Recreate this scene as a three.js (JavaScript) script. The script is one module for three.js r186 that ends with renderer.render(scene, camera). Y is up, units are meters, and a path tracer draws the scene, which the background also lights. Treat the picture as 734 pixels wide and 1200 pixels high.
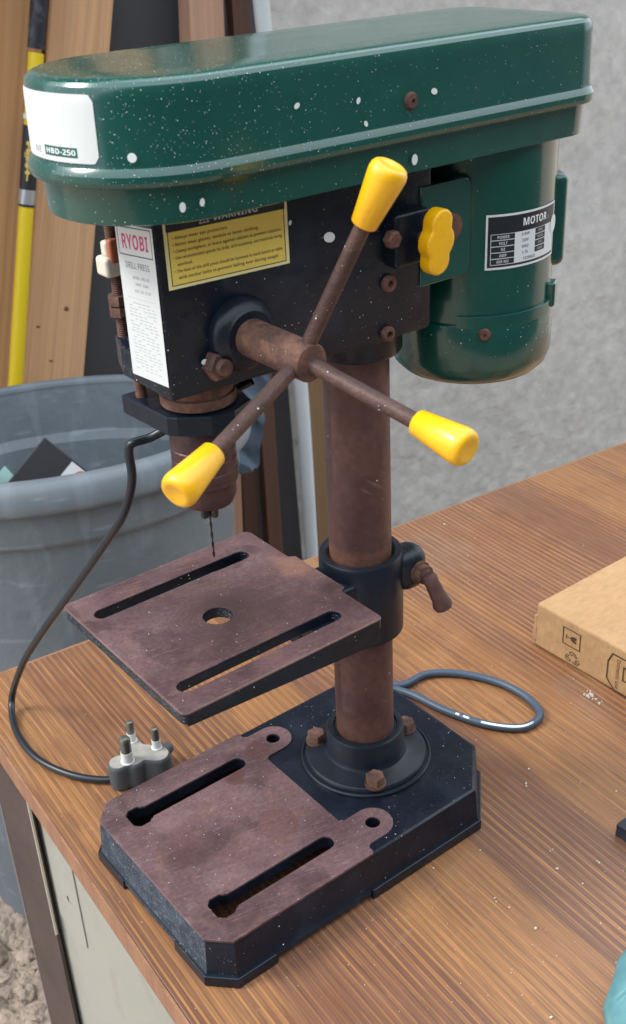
import * as THREE from 'three';
import { mergeGeometries, toCreasedNormals, mergeVertices } from 'three/addons/utils/BufferGeometryUtils.js';
import { RoundedBoxGeometry } from 'three/addons/geometries/RoundedBoxGeometry.js';

// ---------------------------------------------------------------- camera, sky, sun, exposure
const T = 0.74;                       // bench top above the ground
const scene = new THREE.Scene();
const CAM = [0.55828, 0.66233, 0.45611], FW = [-0.70412, -0.48082, -0.52252], UP = [-0.35645, 0.87577, -0.32553];
const FPX = 1330.3, CX = 367, CY = 600;
const camera = new THREE.PerspectiveCamera(48.553, 734 / 1200, 0.02, 60);
camera.position.set(CAM[0], CAM[1] + T, CAM[2]);
camera.up.set(...UP);
camera.lookAt(CAM[0] + FW[0], CAM[1] + T + FW[1], CAM[2] + FW[2]);
camera.focus = 0.80; camera.userData.fStop = 16;      // phone-like depth of field
scene.add(camera);

const SUN = new THREE.Vector3(-0.42, 0.70, 0.56).normalize();
{
  const W = 128, H = 64, d = new Float32Array(W * H * 4);
  for (let j = 0; j < H; j++) for (let i = 0; i < W; i++) {
    const el = ((j + 0.5) / H - 0.5) * Math.PI, s = Math.max(0, Math.sin(el));
    // plain overcast sky: brighter towards the zenith
    const b = el > 0 ? 0.86 + 0.60 * s : 0.25, o = (j * W + i) * 4;
    d[o] = b * 0.92; d[o + 1] = b * 1.0; d[o + 2] = b * 1.10; d[o + 3] = 1;
  }
  const sky = new THREE.DataTexture(d, W, H, THREE.RGBAFormat, THREE.FloatType);
  sky.mapping = THREE.EquirectangularReflectionMapping; sky.minFilter = sky.magFilter = THREE.LinearFilter;
  sky.colorSpace = THREE.LinearSRGBColorSpace; sky.needsUpdate = true;
  scene.background = sky; scene.environment = sky;
}
const sun = new THREE.DirectionalLight(new THREE.Color(1, 0.97, 0.92), 1.5);
sun.position.copy(SUN).multiplyScalar(4).add(new THREE.Vector3(0, T, 0));
sun.target.position.set(-0.2, T, 0); scene.add(sun, sun.target);
sun.castShadow = true; sun.shadow.radius = 30; sun.shadow.mapSize.set(2048, 2048);
Object.assign(sun.shadow.camera, { left: -2.5, right: 2.5, top: 2.5, bottom: -2.5, near: 0.1, far: 12 });
const renderer = new THREE.WebGLRenderer({ antialias: true });
renderer.toneMapping = THREE.LinearToneMapping;
renderer.toneMappingExposure = 1.75;
renderer.shadowMap.enabled = true;

// ---------------------------------------------------------------- helpers
let seed = 7;
const rnd = () => { seed = (seed * 1664525 + 1013904223) >>> 0; return seed / 4294967296; };
const rr = (a, b) => a + (b - a) * rnd();
const V = (x, y, z) => new THREE.Vector3(x, y, z);
const clamp = (v, a = 0, b = 1) => Math.max(a, Math.min(b, v));
const mix = (a, b, t) => a + (b - a) * t;
const sst = (a, b, v) => { const t = clamp((v - a) / (b - a)); return t * t * (3 - 2 * t); };
function hash(x, y, z = 0) { let h = (x * 374761393 + y * 668265263 + z * 2147483647 * 3) | 0; h = Math.imul(h ^ (h >>> 13), 1274126177); h ^= h >>> 16; return (h >>> 0) / 4294967296; }
const NT = new Float32Array(65536); for (let i = 0; i < 65536; i++) NT[i] = hash(i & 255, i >> 8, 3);
function vn(x, y, px = 0, py = 0, s = 0) {           // value noise, optional period
  const xi = Math.floor(x), yi = Math.floor(y), xf = x - xi, yf = y - yi;
  const u = xf * xf * (3 - 2 * xf), v = yf * yf * (3 - 2 * yf);
  let x0 = xi, x1 = xi + 1, y0 = yi, y1 = yi + 1;
  if (px) { x0 = ((x0 % px) + px) % px; x1 = (x0 + 1) % px; y0 = ((y0 % py) + py) % py; y1 = (y0 + 1) % py; }
  const ox = s * 57, oy = s * 131; x0 = (x0 + ox) & 255; x1 = (x1 + ox) & 255; y0 = ((y0 + oy) & 255) << 8; y1 = ((y1 + oy) & 255) << 8;
  const a = NT[x0 | y0], b = NT[x1 | y0], c = NT[x0 | y1], d = NT[x1 | y1];
  const e = a + (b - a) * u; return e + (c + (d - c) * u - e) * v;
}
function fbm(x, y, o = 4, p = 0, s = 0) { let a = 0, w = 0.5, t = 0; for (let i = 0; i < o; i++) { a += w * vn(x, y, p, p, s + i * 17); t += w; w *= 0.5; x *= 2; y *= 2; p *= 2; } return a / t; }
// pixel of the photograph -> point in bench coordinates (y = 0 is the bench top)
const vFW = V(...FW), vUP = V(...UP), vRT = vFW.clone().cross(vUP).normalize(), vC = V(...CAM);
const rayDir = (x, y) => vFW.clone().addScaledVector(vRT, (x - CX) / FPX).addScaledVector(vUP, -(y - CY) / FPX);
function pix(x, y, ax, val) { const d = rayDir(x, y); return vC.clone().addScaledVector(d, (val - vC[ax]) / d[ax]); }
function pixD(x, y, D) { return vC.clone().addScaledVector(rayDir(x, y).normalize(), D); }
function pixPlane(x, y, p0, n) { const d = rayDir(x, y); return vC.clone().addScaledVector(d, p0.clone().sub(vC).dot(n) / d.dot(n)); }

function dataTex(w, h, fn, metres, srgb = true) {
  const d = new Uint8Array(w * h * 4);
  for (let j = 0; j < h; j++) for (let i = 0; i < w; i++) {
    const c = fn((i + 0.5) / w, (j + 0.5) / h), o = (j * w + i) * 4;
    if (typeof c === 'number') { d[o] = d[o + 1] = d[o + 2] = clamp(c, 0, 255); } else { d[o] = clamp(c[0], 0, 255); d[o + 1] = clamp(c[1], 0, 255); d[o + 2] = clamp(c[2], 0, 255); }
    d[o + 3] = 255;
  }
  const t = new THREE.DataTexture(d, w, h); t.wrapS = t.wrapT = THREE.RepeatWrapping; t.magFilter = THREE.LinearFilter; t.minFilter = THREE.LinearMipmapLinearFilter; t.generateMipmaps = true;
  if (srgb) t.colorSpace = THREE.SRGBColorSpace;
  if (metres) t.repeat.set(1 / metres[0], 1 / metres[1]);
  t.needsUpdate = true; return t;
}
const mixc = (a, b, t) => [mix(a[0], b[0], t), mix(a[1], b[1], t), mix(a[2], b[2], t)];
function canvasTex(w, h, draw) {
  const c = document.createElement('canvas'); c.width = w; c.height = h; const g = c.getContext('2d'); draw(g, w, h);
  const t = new THREE.CanvasTexture(c); t.colorSpace = THREE.SRGBColorSpace; t.magFilter = THREE.LinearFilter; return t;
}
function boxUV(g) {                                   // uv in metres, projected along each face's main axis
  g = g.index ? g.toNonIndexed() : g;
  if (!g.attributes.normal) g.computeVertexNormals();
  const p = g.attributes.position, n = p.count, uv = new Float32Array(n * 2), a = V(), b = V(), c = V();
  for (let i = 0; i < n; i += 3) {
    a.fromBufferAttribute(p, i); b.fromBufferAttribute(p, i + 1); c.fromBufferAttribute(p, i + 2);
    const N = b.clone().sub(a).cross(c.clone().sub(a)), X = Math.abs(N.x), Y = Math.abs(N.y), Z = Math.abs(N.z);
    [a, b, c].forEach((v, k) => { const q = (i + k) * 2; if (Y >= X && Y >= Z) { uv[q] = v.x; uv[q + 1] = v.z; } else if (X >= Z) { uv[q] = v.z; uv[q + 1] = v.y; } else { uv[q] = v.x; uv[q + 1] = v.y; } });
  }
  g.setAttribute('uv', new THREE.BufferAttribute(uv, 2)); return g;
}
const merge = gs => { gs = gs.map(g => { g = g.index ? g.toNonIndexed() : g; for (const k of Object.keys(g.attributes)) if (!['position', 'normal', 'uv'].includes(k)) g.deleteAttribute(k); if (!g.attributes.uv) boxUV(g); return g; }); return gs.length > 1 ? mergeGeometries(gs) : gs[0]; };
const used = {};
const numbered = n => { used[n] = (used[n] ?? -1) + 1; return used[n] ? n + '_' + String(used[n]).padStart(3, '0') : n; };
function thing(name, label, category, base = [0, 0, 0], group) {   // base in bench coordinates
  const o = new THREE.Group(); o.name = numbered(name); o.position.set(base[0], base[1] + T, base[2]);
  o.userData = { label, category }; if (group) o.userData.group = group;
  o._b = base; scene.add(o); return o;
}
function part(parent, name, geos, mat, keepUV = false, label) {     // geometry authored in bench coordinates
  let g = merge([].concat(geos)); if (!keepUV) g = boxUV(g);
  const b = parent._b; g.translate(-b[0], -b[1], -b[2]);
  const m = new THREE.Mesh(g, mat); m.name = name; m.castShadow = m.receiveShadow = true; m._b = b; if (label) m.userData.label = label;
  parent.add(m); return m;
}
function solo(name, label, category, geos, mat, base, group, keepUV = false) {
  let g = merge([].concat(geos)); if (!keepUV) g = boxUV(g);
  g.translate(-base[0], -base[1], -base[2]);
  const m = new THREE.Mesh(g, mat); m.name = numbered(name); m.position.set(base[0], base[1] + T, base[2]); m.castShadow = m.receiveShadow = true;
  m.userData = { label, category }; if (group) m.userData.group = group; scene.add(m); return m;
}
// plan polygon [[x,z]...] extruded up from y0 to y1
function ext(pts, y0, y1, bevel = 0, holes = []) {
  const sh = pts instanceof THREE.Shape ? pts : new THREE.Shape(pts.map(([x, z]) => new THREE.Vector2(x, -z)));
  for (const h of holes) sh.holes.push(h instanceof THREE.Path ? h : new THREE.Path(h.map(([x, z]) => new THREE.Vector2(x, -z))));
  const g = new THREE.ExtrudeGeometry(sh, { depth: y1 - y0 - 2 * bevel, bevelEnabled: bevel > 0, bevelThickness: bevel, bevelSize: bevel, bevelOffset: -bevel, bevelSegments: 2, curveSegments: 16 });
  g.rotateX(-Math.PI / 2); g.translate(0, y0 + bevel, 0); return g;
}
function creased(g, a) { g.scale(1000, 1000, 1000); const q = toCreasedNormals(g, a); q.scale(0.001, 0.001, 0.001); return q; }   // its vertex hash works in centi-units
const lathe = (prof, x = 0, z = 0, seg = 48) => {      // uv: metres round and metres along the profile
  const R = Math.max(...prof.map(p => p[0])), len = [0]; for (let i = 1; i < prof.length; i++) len.push(len[i - 1] + Math.hypot(prof[i][0] - prof[i - 1][0], prof[i][1] - prof[i - 1][1]));
  const g = new THREE.LatheGeometry(prof.map(([r, y]) => new THREE.Vector2(r, y)), seg), uv = g.attributes.uv; for (let i = 0; i < uv.count; i++) uv.setXY(i, uv.getX(i) * 6.2832 * R, len[i % prof.length]);
  return creased(g.translate(x, 0, z), 0.6);
};
function between(a, b, r1, r2 = r1, seg = 20) {
  const d = b.clone().sub(a), L = d.length(); const g = new THREE.CylinderGeometry(r2, r1, L, seg).translate(0, L / 2, 0);
  g.applyQuaternion(new THREE.Quaternion().setFromUnitVectors(V(0, 1, 0), d.normalize())); g.translate(a.x, a.y, a.z); return creased(g, 0.6);
}
function latheBetween(a, b, prof, seg = 32) {        // prof [[r, distance from a]...]
  const d = b.clone().sub(a).normalize(); const g = creased(new THREE.LatheGeometry(prof.map(([r, y]) => new THREE.Vector2(r, y)), seg), 0.7);
  g.applyQuaternion(new THREE.Quaternion().setFromUnitVectors(V(0, 1, 0), d)); g.translate(a.x, a.y, a.z); return g;
}
function hexBolt(a, b, r, chamfer = 0.15) {
  const L = a.distanceTo(b); return latheBetween(a, b, [[0, 0], [r, 0], [r, L * (1 - chamfer)], [r * 0.88, L], [0, L]], 6);
}
const rbox = (x0, x1, y0, y1, z0, z1, r = 0.002) => new RoundedBoxGeometry(x1 - x0, y1 - y0, z1 - z0, 3, Math.min(r, (x1 - x0) / 2.01, (y1 - y0) / 2.01, (z1 - z0) / 2.01)).translate((x0 + x1) / 2, (y0 + y1) / 2, (z0 + z1) / 2);
const tube = (pts, r, n = 120, seg = 12) => new THREE.TubeGeometry(new THREE.CatmullRomCurve3(pts, false, 'centripetal'), n, r, seg, false);
function arcPts(cx, cz, r, a0, a1, n) { const o = []; for (let i = 0; i <= n; i++) { const a = mix(a0, a1, i / n); o.push([cx + r * Math.cos(a), cz + r * Math.sin(a)]); } return o; }
function offsetPoly(poly, d) {                        // closed polygon in plan, d > 0 grows it
  const n = poly.length, out = []; let A = 0; for (let i = 0; i < n; i++) { const p = poly[i], q = poly[(i + 1) % n]; A += p[0] * q[1] - q[0] * p[1]; }
  const s = A > 0 ? 1 : -1;
  for (let i = 0; i < n; i++) {
    const p0 = poly[(i + n - 1) % n], p1 = poly[i], p2 = poly[(i + 1) % n];
    let ax = p1[0] - p0[0], az = p1[1] - p0[1], bx = p2[0] - p1[0], bz = p2[1] - p1[1]; const la = Math.hypot(ax, az), lb = Math.hypot(bx, bz); ax /= la; az /= la; bx /= lb; bz /= lb;
    const nx = s * (az + bz), nz = -s * (ax + bx), k = 2 / (nx * nx + nz * nz); out.push([p1[0] + d * nx * k, p1[1] + d * nz * k]);
  } return out;
}
function loft(poly, rings, crease = 0.5, cap = true) { // rings [[y, offset]...]
  const P = [], n = poly.length, R = rings.map(([y, o]) => offsetPoly(poly, o).map(([x, z]) => [x, y, z]));
  let A = 0; for (let i = 0; i < n; i++) { const p = poly[i], q = poly[(i + 1) % n]; A += p[0] * q[1] - q[0] * p[1]; }
  const fl = A > 0;
  for (let k = 0; k < R.length - 1; k++) for (let i = 0; i < n; i++) { const a = R[k][i], b = R[k][(i + 1) % n], c = R[k + 1][(i + 1) % n], d = R[k + 1][i]; if (fl) P.push(...a, ...d, ...b, ...b, ...d, ...c); else P.push(...a, ...b, ...d, ...b, ...c, ...d); }
  const g = new THREE.BufferGeometry(); g.setAttribute('position', new THREE.Float32BufferAttribute(P, 3));
  const gg = creased(g, crease);
  if (!cap) return gg;
  const top = R[R.length - 1]; const c = ext(top.map(p => [p[0], p[2]]), top[0][1] - 0.0006, top[0][1] + 0.00002);
  return merge([boxUV(gg), boxUV(c)]);
}
// a patch that follows a vertical cylinder, angles measured from +z towards +x; uv 0..1
function curved(cx, cz, r, t0, t1, y0, y1, n = 24) {
  const P = [], U = [], I = []; for (let i = 0; i <= n; i++) { const t = mix(t0, t1, i / n); for (const k of [0, 1]) { P.push(cx + r * Math.sin(t), k ? y1 : y0, cz + r * Math.cos(t)); U.push(i / n, k); } }
  for (let i = 0; i < n; i++) I.push(2 * i, 2 * i + 2, 2 * i + 1, 2 * i + 1, 2 * i + 2, 2 * i + 3);
  const g = new THREE.BufferGeometry(); g.setAttribute('position', new THREE.Float32BufferAttribute(P, 3)); g.setAttribute('uv', new THREE.Float32BufferAttribute(U, 2)); g.setIndex(I); g.computeVertexNormals(); return g;
}
function quad(a, b, c, d, n = 1) {                    // a bottom left, b bottom right, c top right, d top left
  const P = [], U = [], I = []; for (let j = 0; j <= n; j++) for (let i = 0; i <= n; i++) { const u = i / n, v = j / n; const p = a.clone().lerp(b, u).lerp(d.clone().lerp(c, u), v); P.push(p.x, p.y, p.z); U.push(u, v); }
  for (let j = 0; j < n; j++) for (let i = 0; i < n; i++) { const k = j * (n + 1) + i; I.push(k, k + 1, k + n + 1, k + 1, k + n + 2, k + n + 1); }
  const g = new THREE.BufferGeometry(); g.setAttribute('position', new THREE.Float32BufferAttribute(P, 3)); g.setAttribute('uv', new THREE.Float32BufferAttribute(U, 2)); g.setIndex(I); g.computeVertexNormals(); return g;
}
// flat paint spots scattered over a surface
function spots(geos, count, rmin, rmax, keep = () => true) {
  const g = merge([].concat(geos).map(x => x.clone())), p = g.attributes.position, n = p.count / 3, cum = []; let A = 0; const a = V(), b = V(), c = V();
  for (let i = 0; i < n; i++) { a.fromBufferAttribute(p, 3 * i); b.fromBufferAttribute(p, 3 * i + 1); c.fromBufferAttribute(p, 3 * i + 2); A += b.clone().sub(a).cross(c.clone().sub(a)).length() / 2; cum.push(A); }
  const out = []; let tries = 0;
  while (out.length < count && tries++ < count * 30) {
    const t = rnd() * A; let lo = 0, hi = n - 1; while (lo < hi) { const m = (lo + hi) >> 1; if (cum[m] < t) lo = m + 1; else hi = m; }
    a.fromBufferAttribute(p, 3 * lo); b.fromBufferAttribute(p, 3 * lo + 1); c.fromBufferAttribute(p, 3 * lo + 2);
    let u = rnd(), v = rnd(); if (u + v > 1) { u = 1 - u; v = 1 - v; }
    const N = b.clone().sub(a).cross(c.clone().sub(a)).normalize(), P = a.clone().addScaledVector(b.clone().sub(a), u).addScaledVector(c.clone().sub(a), v);
    if (keep(P, N)) out.push(spot(P, N, mix(rmin, rmax, Math.pow(rnd(), 4))));
  }
  return out;
}
function spot(P, N, r, sx = rr(0.8, 1.25)) {
  const g = new THREE.CircleGeometry(r, r > 0.0012 ? 14 : 6); g.scale(sx, 1 / sx, 1); g.rotateZ(rnd() * 6.28);
  g.applyQuaternion(new THREE.Quaternion().setFromUnitVectors(V(0, 0, 1), N)); g.translate(P.x + N.x * 0.00018, P.y + N.y * 0.00018, P.z + N.z * 0.00018); return g;
}
function crumple(g, amp, freq, s = 0) {
  g = mergeVertices(g.index ? g : (() => { g.deleteAttribute('normal'); g.deleteAttribute('uv'); return g; })()); const p = g.attributes.position;
  for (let i = 0; i < p.count; i++) { const x = p.getX(i), y = p.getY(i), z = p.getZ(i); const f = (k) => (fbm((x + y * 0.7) * freq + k * 13.1, (z - y * 0.6 + x * 0.3) * freq + k * 7.7, 3, 0, s + k * 31) - 0.5) * 2 * amp; p.setXYZ(i, x + f(1), y + f(2), z + f(3)); }
  g.computeVertexNormals(); return g;
}

// ---------------------------------------------------------------- materials
const std = (o) => new THREE.MeshStandardMaterial(o), phy = (o) => new THREE.MeshPhysicalMaterial(o);
const col = (r, g, b) => new THREE.Color().setRGB(r / 255, g / 255, b / 255, THREE.SRGBColorSpace);
const grainBump = (f, p, s) => dataTex(512, 512, (u, v) => 255 * fbm(u * f, v * f, 4, f, s), [p, p], false);
const rustTop = dataTex(1024, 1024, (u, v) => {
  const a = fbm(u * 5, v * 5, 5, 5, 3), b = fbm(u * 16, v * 16, 4, 16, 9), c = fbm(u * 60, v * 60, 3, 60, 21);
  let k = mixc([116, 91, 95], [140, 115, 118], clamp((a - 0.3) * 2.2)); k = mixc(k, [148, 116, 102], 0.35 * sst(0.55, 0.75, b)); k = mixc(k, [96, 76, 84], 0.5 * sst(0.56, 0.75, fbm(u * 7, v * 7, 4, 7, 41)));
  return k.map(x => x * (0.9 + 0.2 * c));
}, [0.21, 0.21]);
const rustRough = dataTex(512, 512, (u, v) => 120 + 110 * fbm(u * 8, v * 8, 4, 8, 5), [0.2, 0.2], false);
const rustFn = (u, v, bands) => {
  const a = fbm(u * 3, v * 7, 5, 0, 13), b = fbm(u * 9, v * 16, 5, 0, 19), c = fbm(u * 60, v * 110, 2, 0, 5);
  let k = mixc([86, 62, 59], [108, 79, 74], clamp((a - 0.3) * 2.3)); k = mixc(k, [122, 86, 72], 0.3 * sst(0.54, 0.72, b)); k = mixc(k, [80, 58, 58], 0.45 * sst(0.54, 0.7, fbm(u * 5 + 2, v * 9, 5, 0, 23))); if (bands) { const yy = v * 0.5 + 0.0445 + 0.006 * (fbm(u * 12, v * 12, 3, 0, 27) - 0.5); k = mixc(k, [146, 98, 72], 0.4 * (1 - sst(0.004, 0.011, Math.abs(yy - 0.236))) + 0.3 * (1 - sst(0.008, 0.02, Math.abs(yy - 0.078)))); }
  k = mixc(k, [176, 160, 150], 0.3 * sst(0.84, 0.9, vn(u * 60 + v * 160, v * 26, 0, 0, 29)) * sst(0.6, 0.7, fbm(u * 7, v * 12, 3, 0, 30))); return k.map(x => x * (0.9 + 0.2 * c));
};
const rustCol = dataTex(1024, 1024, (u, v) => rustFn(u, v, false), [0.25, 0.5]), columnMap = dataTex(1024, 1024, (u, v) => rustFn(u, v, true), [0.25, 0.5]);
const rustOrange = dataTex(512, 512, (u, v) => { const a = fbm(u * 6, v * 6, 5, 6, 33), b = fbm(u * 40, v * 40, 3, 40, 2); return mixc([82, 60, 54], [128, 92, 76], clamp((a - 0.28) * 2.1)).map(x => x * (0.86 + 0.28 * b)); }, [0.05, 0.05]);
const fineBump = grainBump(64, 0.08, 77), coarseBump = grainBump(12, 0.12, 55);
const rustBase = (u, v, s) => {                       // mottled brown oxide, shared by both machined faces
  const a = fbm(u * 4, v * 4, 5, 0, s), b = fbm(u * 13, v * 13, 5, 0, s + 4), c = fbm(u * 90, v * 90, 3, 0, s + 8), sc = sst(0.74, 0.86, vn(u * 260 + v * 60, v * 14 - u * 4, 0, 0, s + 12));
  let k = mixc([97, 73, 76], [126, 98, 100], clamp((a - 0.28) * 2.1)); k = mixc(k, [130, 96, 84], 0.35 * sst(0.54, 0.74, b)); k = mixc(k, [72, 54, 56], 0.5 * sst(0.55, 0.72, fbm(u * 6 + 7, v * 6, 5, 0, s + 16))); k = mixc(k, [156, 134, 130], 0.3 * sc);
  return k.map(x => x * (0.87 + 0.26 * c));
};
const tableMap = dataTex(1024, 1024, (u, v) => {
  const x = mix(-0.08, 0.08, u), z = mix(0.04, 0.206, v); let k = rustBase(u, v, 203); const n = fbm(u * 8, v * 8, 4, 0, 220), r = Math.hypot(x - 0.003, (z - 0.1285) * 0.9) + 0.018 * (n - 0.5);
  k = mixc(k, [72, 54, 54], 0.6 * (1 - sst(0.016, 0.05, r)) + 0.35 * sst(0.5, 0.62, n) * (1 - sst(0.03, 0.07, Math.hypot(x - 0.02, z - 0.095)))); k = k.map(c => c * (1 + 0.03 * Math.sin(r * 1700) * (1 - sst(0.02, 0.045, r))));
  k = mixc(k, [168, 124, 102], 0.6 * (1 - sst(0.006, 0.03, Math.hypot(x + 0.012, (z - 0.052) * 1.6) + 0.02 * (fbm(u * 20, v * 20, 3, 0, 224) - 0.5)))); const e = Math.min(0.079 - Math.abs(x), 0.2037 - z, z - 0.0415); k = mixc(k, [160, 128, 118], 0.35 * (1 - sst(0.0004, 0.0022, e)));
  return k;
});
const padMap = dataTex(1024, 1024, (u, v) => {
  const x = mix(-0.09, 0.09, u), z = mix(0.028, 0.21, v); let k = rustBase(u, v, 233); const w = 0.02 * (fbm(u * 22, v * 22, 4, 0, 250) - 0.5);
  for (const [cx, cz, r] of [[-0.047, 0.098, 0.012], [-0.06, 0.066, 0.013], [0.02, 0.105, 0.02], [-0.01, 0.17, 0.024]]) k = mixc(k, [92, 58, 52], (cx < -0.02 && r < 0.02 ? 0.55 : 0.25) * (1 - sst(r * 0.7, r, Math.hypot(x - cx, z - cz) + w * 0.5)));
  k = mixc(k, [150, 132, 132], 0.3 * sst(0.52, 0.7, fbm(u * 10, v * 10, 5, 0, 256)) * sst(0.13, 0.2, z)); return k;
});
const M = {
  rustTable: std({ map: rustTop, roughnessMap: rustRough, roughness: 0.85, metalness: 0.25, bumpMap: fineBump, bumpScale: 0.00012 }),
  tableFace: std({ map: tableMap, roughness: 0.46, metalness: 0.35, bumpMap: fineBump, bumpScale: 0.00003 }), padFace: std({ map: padMap, roughness: 0.5, metalness: 0.35, bumpMap: fineBump, bumpScale: 0.00003 }),
  rustRod: std({ map: rustCol, color: col(236, 244, 236), roughness: 0.6, metalness: 0.3, bumpMap: fineBump, bumpScale: 0.0004 }),
  columnSteel: std({ map: columnMap, roughness: 0.46, metalness: 0.3, bumpMap: fineBump, bumpScale: 0.0001 }),
  rustColumn: std({ map: rustCol, roughness: 0.62, metalness: 0.25, bumpMap: fineBump, bumpScale: 0.0001 }),
  rustBolt: std({ map: rustOrange, roughness: 0.75, metalness: 0.25, bumpMap: fineBump, bumpScale: 0.0003 }),
};
const blackMap = dataTex(1024, 1024, (u, v) => {
  const a = fbm(u * 6, v * 6, 5, 6, 63), b = fbm(u * 50, v * 50, 3, 50, 8), d = sst(0.52, 0.8, fbm(u * 14, v * 14, 5, 14, 91)); let k = mixc([13, 20, 31], [21, 30, 43], a); k = mixc(k, [62, 74, 88], 0.22 * d); return k.map(x => x * (0.9 + 0.2 * b));
}, [0.3, 0.3]);
M.black = phy({ map: blackMap, roughness: 0.45, roughnessMap: rustRough, specularIntensity: 0.7, bumpMap: coarseBump, bumpScale: 0.0005 });
M.blackDustyLit = std({ map: dataTex(1024, 1024, (u, v) => { const a = fbm(u * 5, v * 9, 5, 0, 311), b = sst(0.42, 0.66, fbm(u * 22, v * 34, 5, 0, 313)), c = sst(0.6, 0.72, fbm(u * 90, v * 120, 3, 0, 315)), k = mixc(mixc([30, 38, 48], [52, 62, 74], a), [98, 112, 125], 0.26 * b); return mixc(k, [150, 162, 170], 0.3 * c); }, [0.2, 0.2]), roughness: 0.7, bumpMap: coarseBump, bumpScale: 0.0005 });  // dust and scuffs, with the front light also put into a lighter tone
M.blackSmooth = std({ map: blackMap, roughness: 0.38, bumpMap: coarseBump, bumpScale: 0.0002 });
const greenMap = dataTex(512, 512, (u, v) => { const a = fbm(u * 5, v * 5, 4, 5, 71), d = sst(0.5, 0.85, fbm(u * 20, v * 20, 5, 20, 12)); return mixc(mixc([5, 71, 61], [7, 79, 68], a), [64, 118, 108], 0.08 * d); }, [0.25, 0.25]);
M.green = phy({ map: greenMap, roughness: 0.3, roughnessMap: dataTex(512, 512, (u, v) => 150 + 100 * fbm(u * 9, v * 9, 5, 9, 99), [0.2, 0.2], false), clearcoat: 0.65, clearcoatRoughness: 0.12, bumpMap: coarseBump, bumpScale: 0.00008 });
M.yellow = phy({ map: dataTex(512, 512, (u, v) => { const a = fbm(u * 7, v * 7, 5, 7, 301), b = sst(0.62, 0.75, fbm(u * 22, v * 22, 5, 22, 302)); return mixc(mixc([246, 180, 8], [252, 192, 14], a), [214, 156, 24], 0.2 * b); }, [0.05, 0.05]), roughness: 0.33, clearcoat: 0.35, clearcoatRoughness: 0.25, bumpMap: coarseBump, bumpScale: 0.0002 });
M.paint = std({ color: col(226, 232, 230), roughness: 0.6, side: THREE.DoubleSide });
M.steel = std({ color: col(150, 150, 148), roughness: 0.35, metalness: 0.9 });
M.darkSteel = std({ color: col(74, 70, 68), roughness: 0.45, metalness: 0.8 });
M.cable = std({ color: col(27, 34, 43), roughness: 0.34 });
M.plugBlack = std({ color: col(74, 79, 82), roughness: 0.6 });
M.plugFace = std({ map: dataTex(256, 256, (u, v) => { const a = fbm(u * 8, v * 8, 4, 8, 4); return mixc([138, 134, 126], [170, 166, 158], a); }, [0.05, 0.05]), roughness: 0.75 });
M.white = std({ color: col(222, 224, 220), roughness: 0.5 });

// wood
function woodTex(w, h, metres, pal, s, o = {}) {      // u across the grain, v along it
  const { bands = 14, fine = 140, wob = 0.05, dark = 0.5 } = o;
  return dataTex(w, h, (u, v) => {
    const x = u + wob * (fbm(u * 3, v * 2.2, 3, 0, s) - 0.5) + 0.006 * (fbm(u * 20, v * 5, 3, 0, s + 3) - 0.5);
    const a = fbm(x * bands, v * 0.5, 4, 0, s + 5), b = fbm(x * bands * 3.1, v * 1.1, 3, 0, s + 9), f = fbm(x * fine, v * 7, 3, 0, s + 11);
    let k = mixc(pal[0], pal[1], sst(0.32, 0.68, a * 0.65 + b * 0.35)); k = mixc(k, pal[2], dark * sst(0.5, 0.72, b * 0.5 + f * 0.5)); return k.map(c => c * (0.9 + 0.2 * f));
  }, metres);
}
const benchTex = dataTex(2048, 2048, (u, v) => {        // printed laminate; u across the grain (1.1 m), v along it (1 m)
  const X = u * 1.1 + 0.012 * (fbm(u * 5, v * 1.1, 3, 0, 101) - 0.5) + 0.0016 * (fbm(u * 40, v * 4, 3, 0, 104) - 0.5);
  const ph = X / 0.0068 + 2.2 * fbm(X * 24, v * 0.5, 3, 0, 106), st = 0.5 + 0.5 * Math.sin(6.2832 * ph), st2 = 0.5 + 0.5 * Math.sin(6.2832 * (X / 0.0027 + 1.7 * fbm(X * 60, v * 0.7, 2, 0, 108)));
  const am = sst(0.3, 0.62, fbm(X * 20, v * 0.9, 3, 0, 110)), broad = sst(0.56, 0.66, fbm(X * 13 + 5, v * 0.35, 3, 0, 112)), pore = fbm(X * 900, v * 34, 2, 0, 117), dash = vn(X * 720, v * 22, 0, 0, 121);
  let k = mixc([120, 84, 65], [160, 114, 73], sst(0.45, 0.75, st) * (0.35 + 0.65 * am)); k = mixc(k, [164, 117, 71], 0.55 * broad); k = mixc(k, [97, 68, 56], 0.55 * sst(0.62, 0.85, st2) * (1 - 0.6 * broad)); k = mixc(k, [86, 60, 52], 0.3 * sst(0.72, 0.8, dash));
  const oil = sst(0.68, 0.71, fbm(u * 10, v * 9, 4, 0, 131)); k = mixc(k, [116, 68, 36], 0.14 * oil); const sm = sst(0.66, 0.74, fbm(u * 8 + 3, v * 7, 5, 0, 133)); k = mixc(k, [146, 134, 128], 0.14 * sm); const sc = sst(0.86, 0.9, vn(u * 90 + v * 40, v * 300 - u * 60, 0, 0, 137)); k = mixc(k, [170, 146, 126], 0.12 * sc * sst(0.5, 0.6, fbm(u * 6, v * 6, 3, 0, 138)));
  return k.map(c => c * (0.88 + 0.24 * pore));
});
benchTex.wrapS = benchTex.wrapT = THREE.MirroredRepeatWrapping;
M.bench = phy({ map: benchTex, roughness: 0.42, roughnessMap: dataTex(512, 512, (u, v) => 140 + 115 * fbm(u * 10, v * 10, 5, 10, 31), [0.6, 0.6], false), bumpMap: fineBump, bumpScale: 0.00006 });
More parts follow.
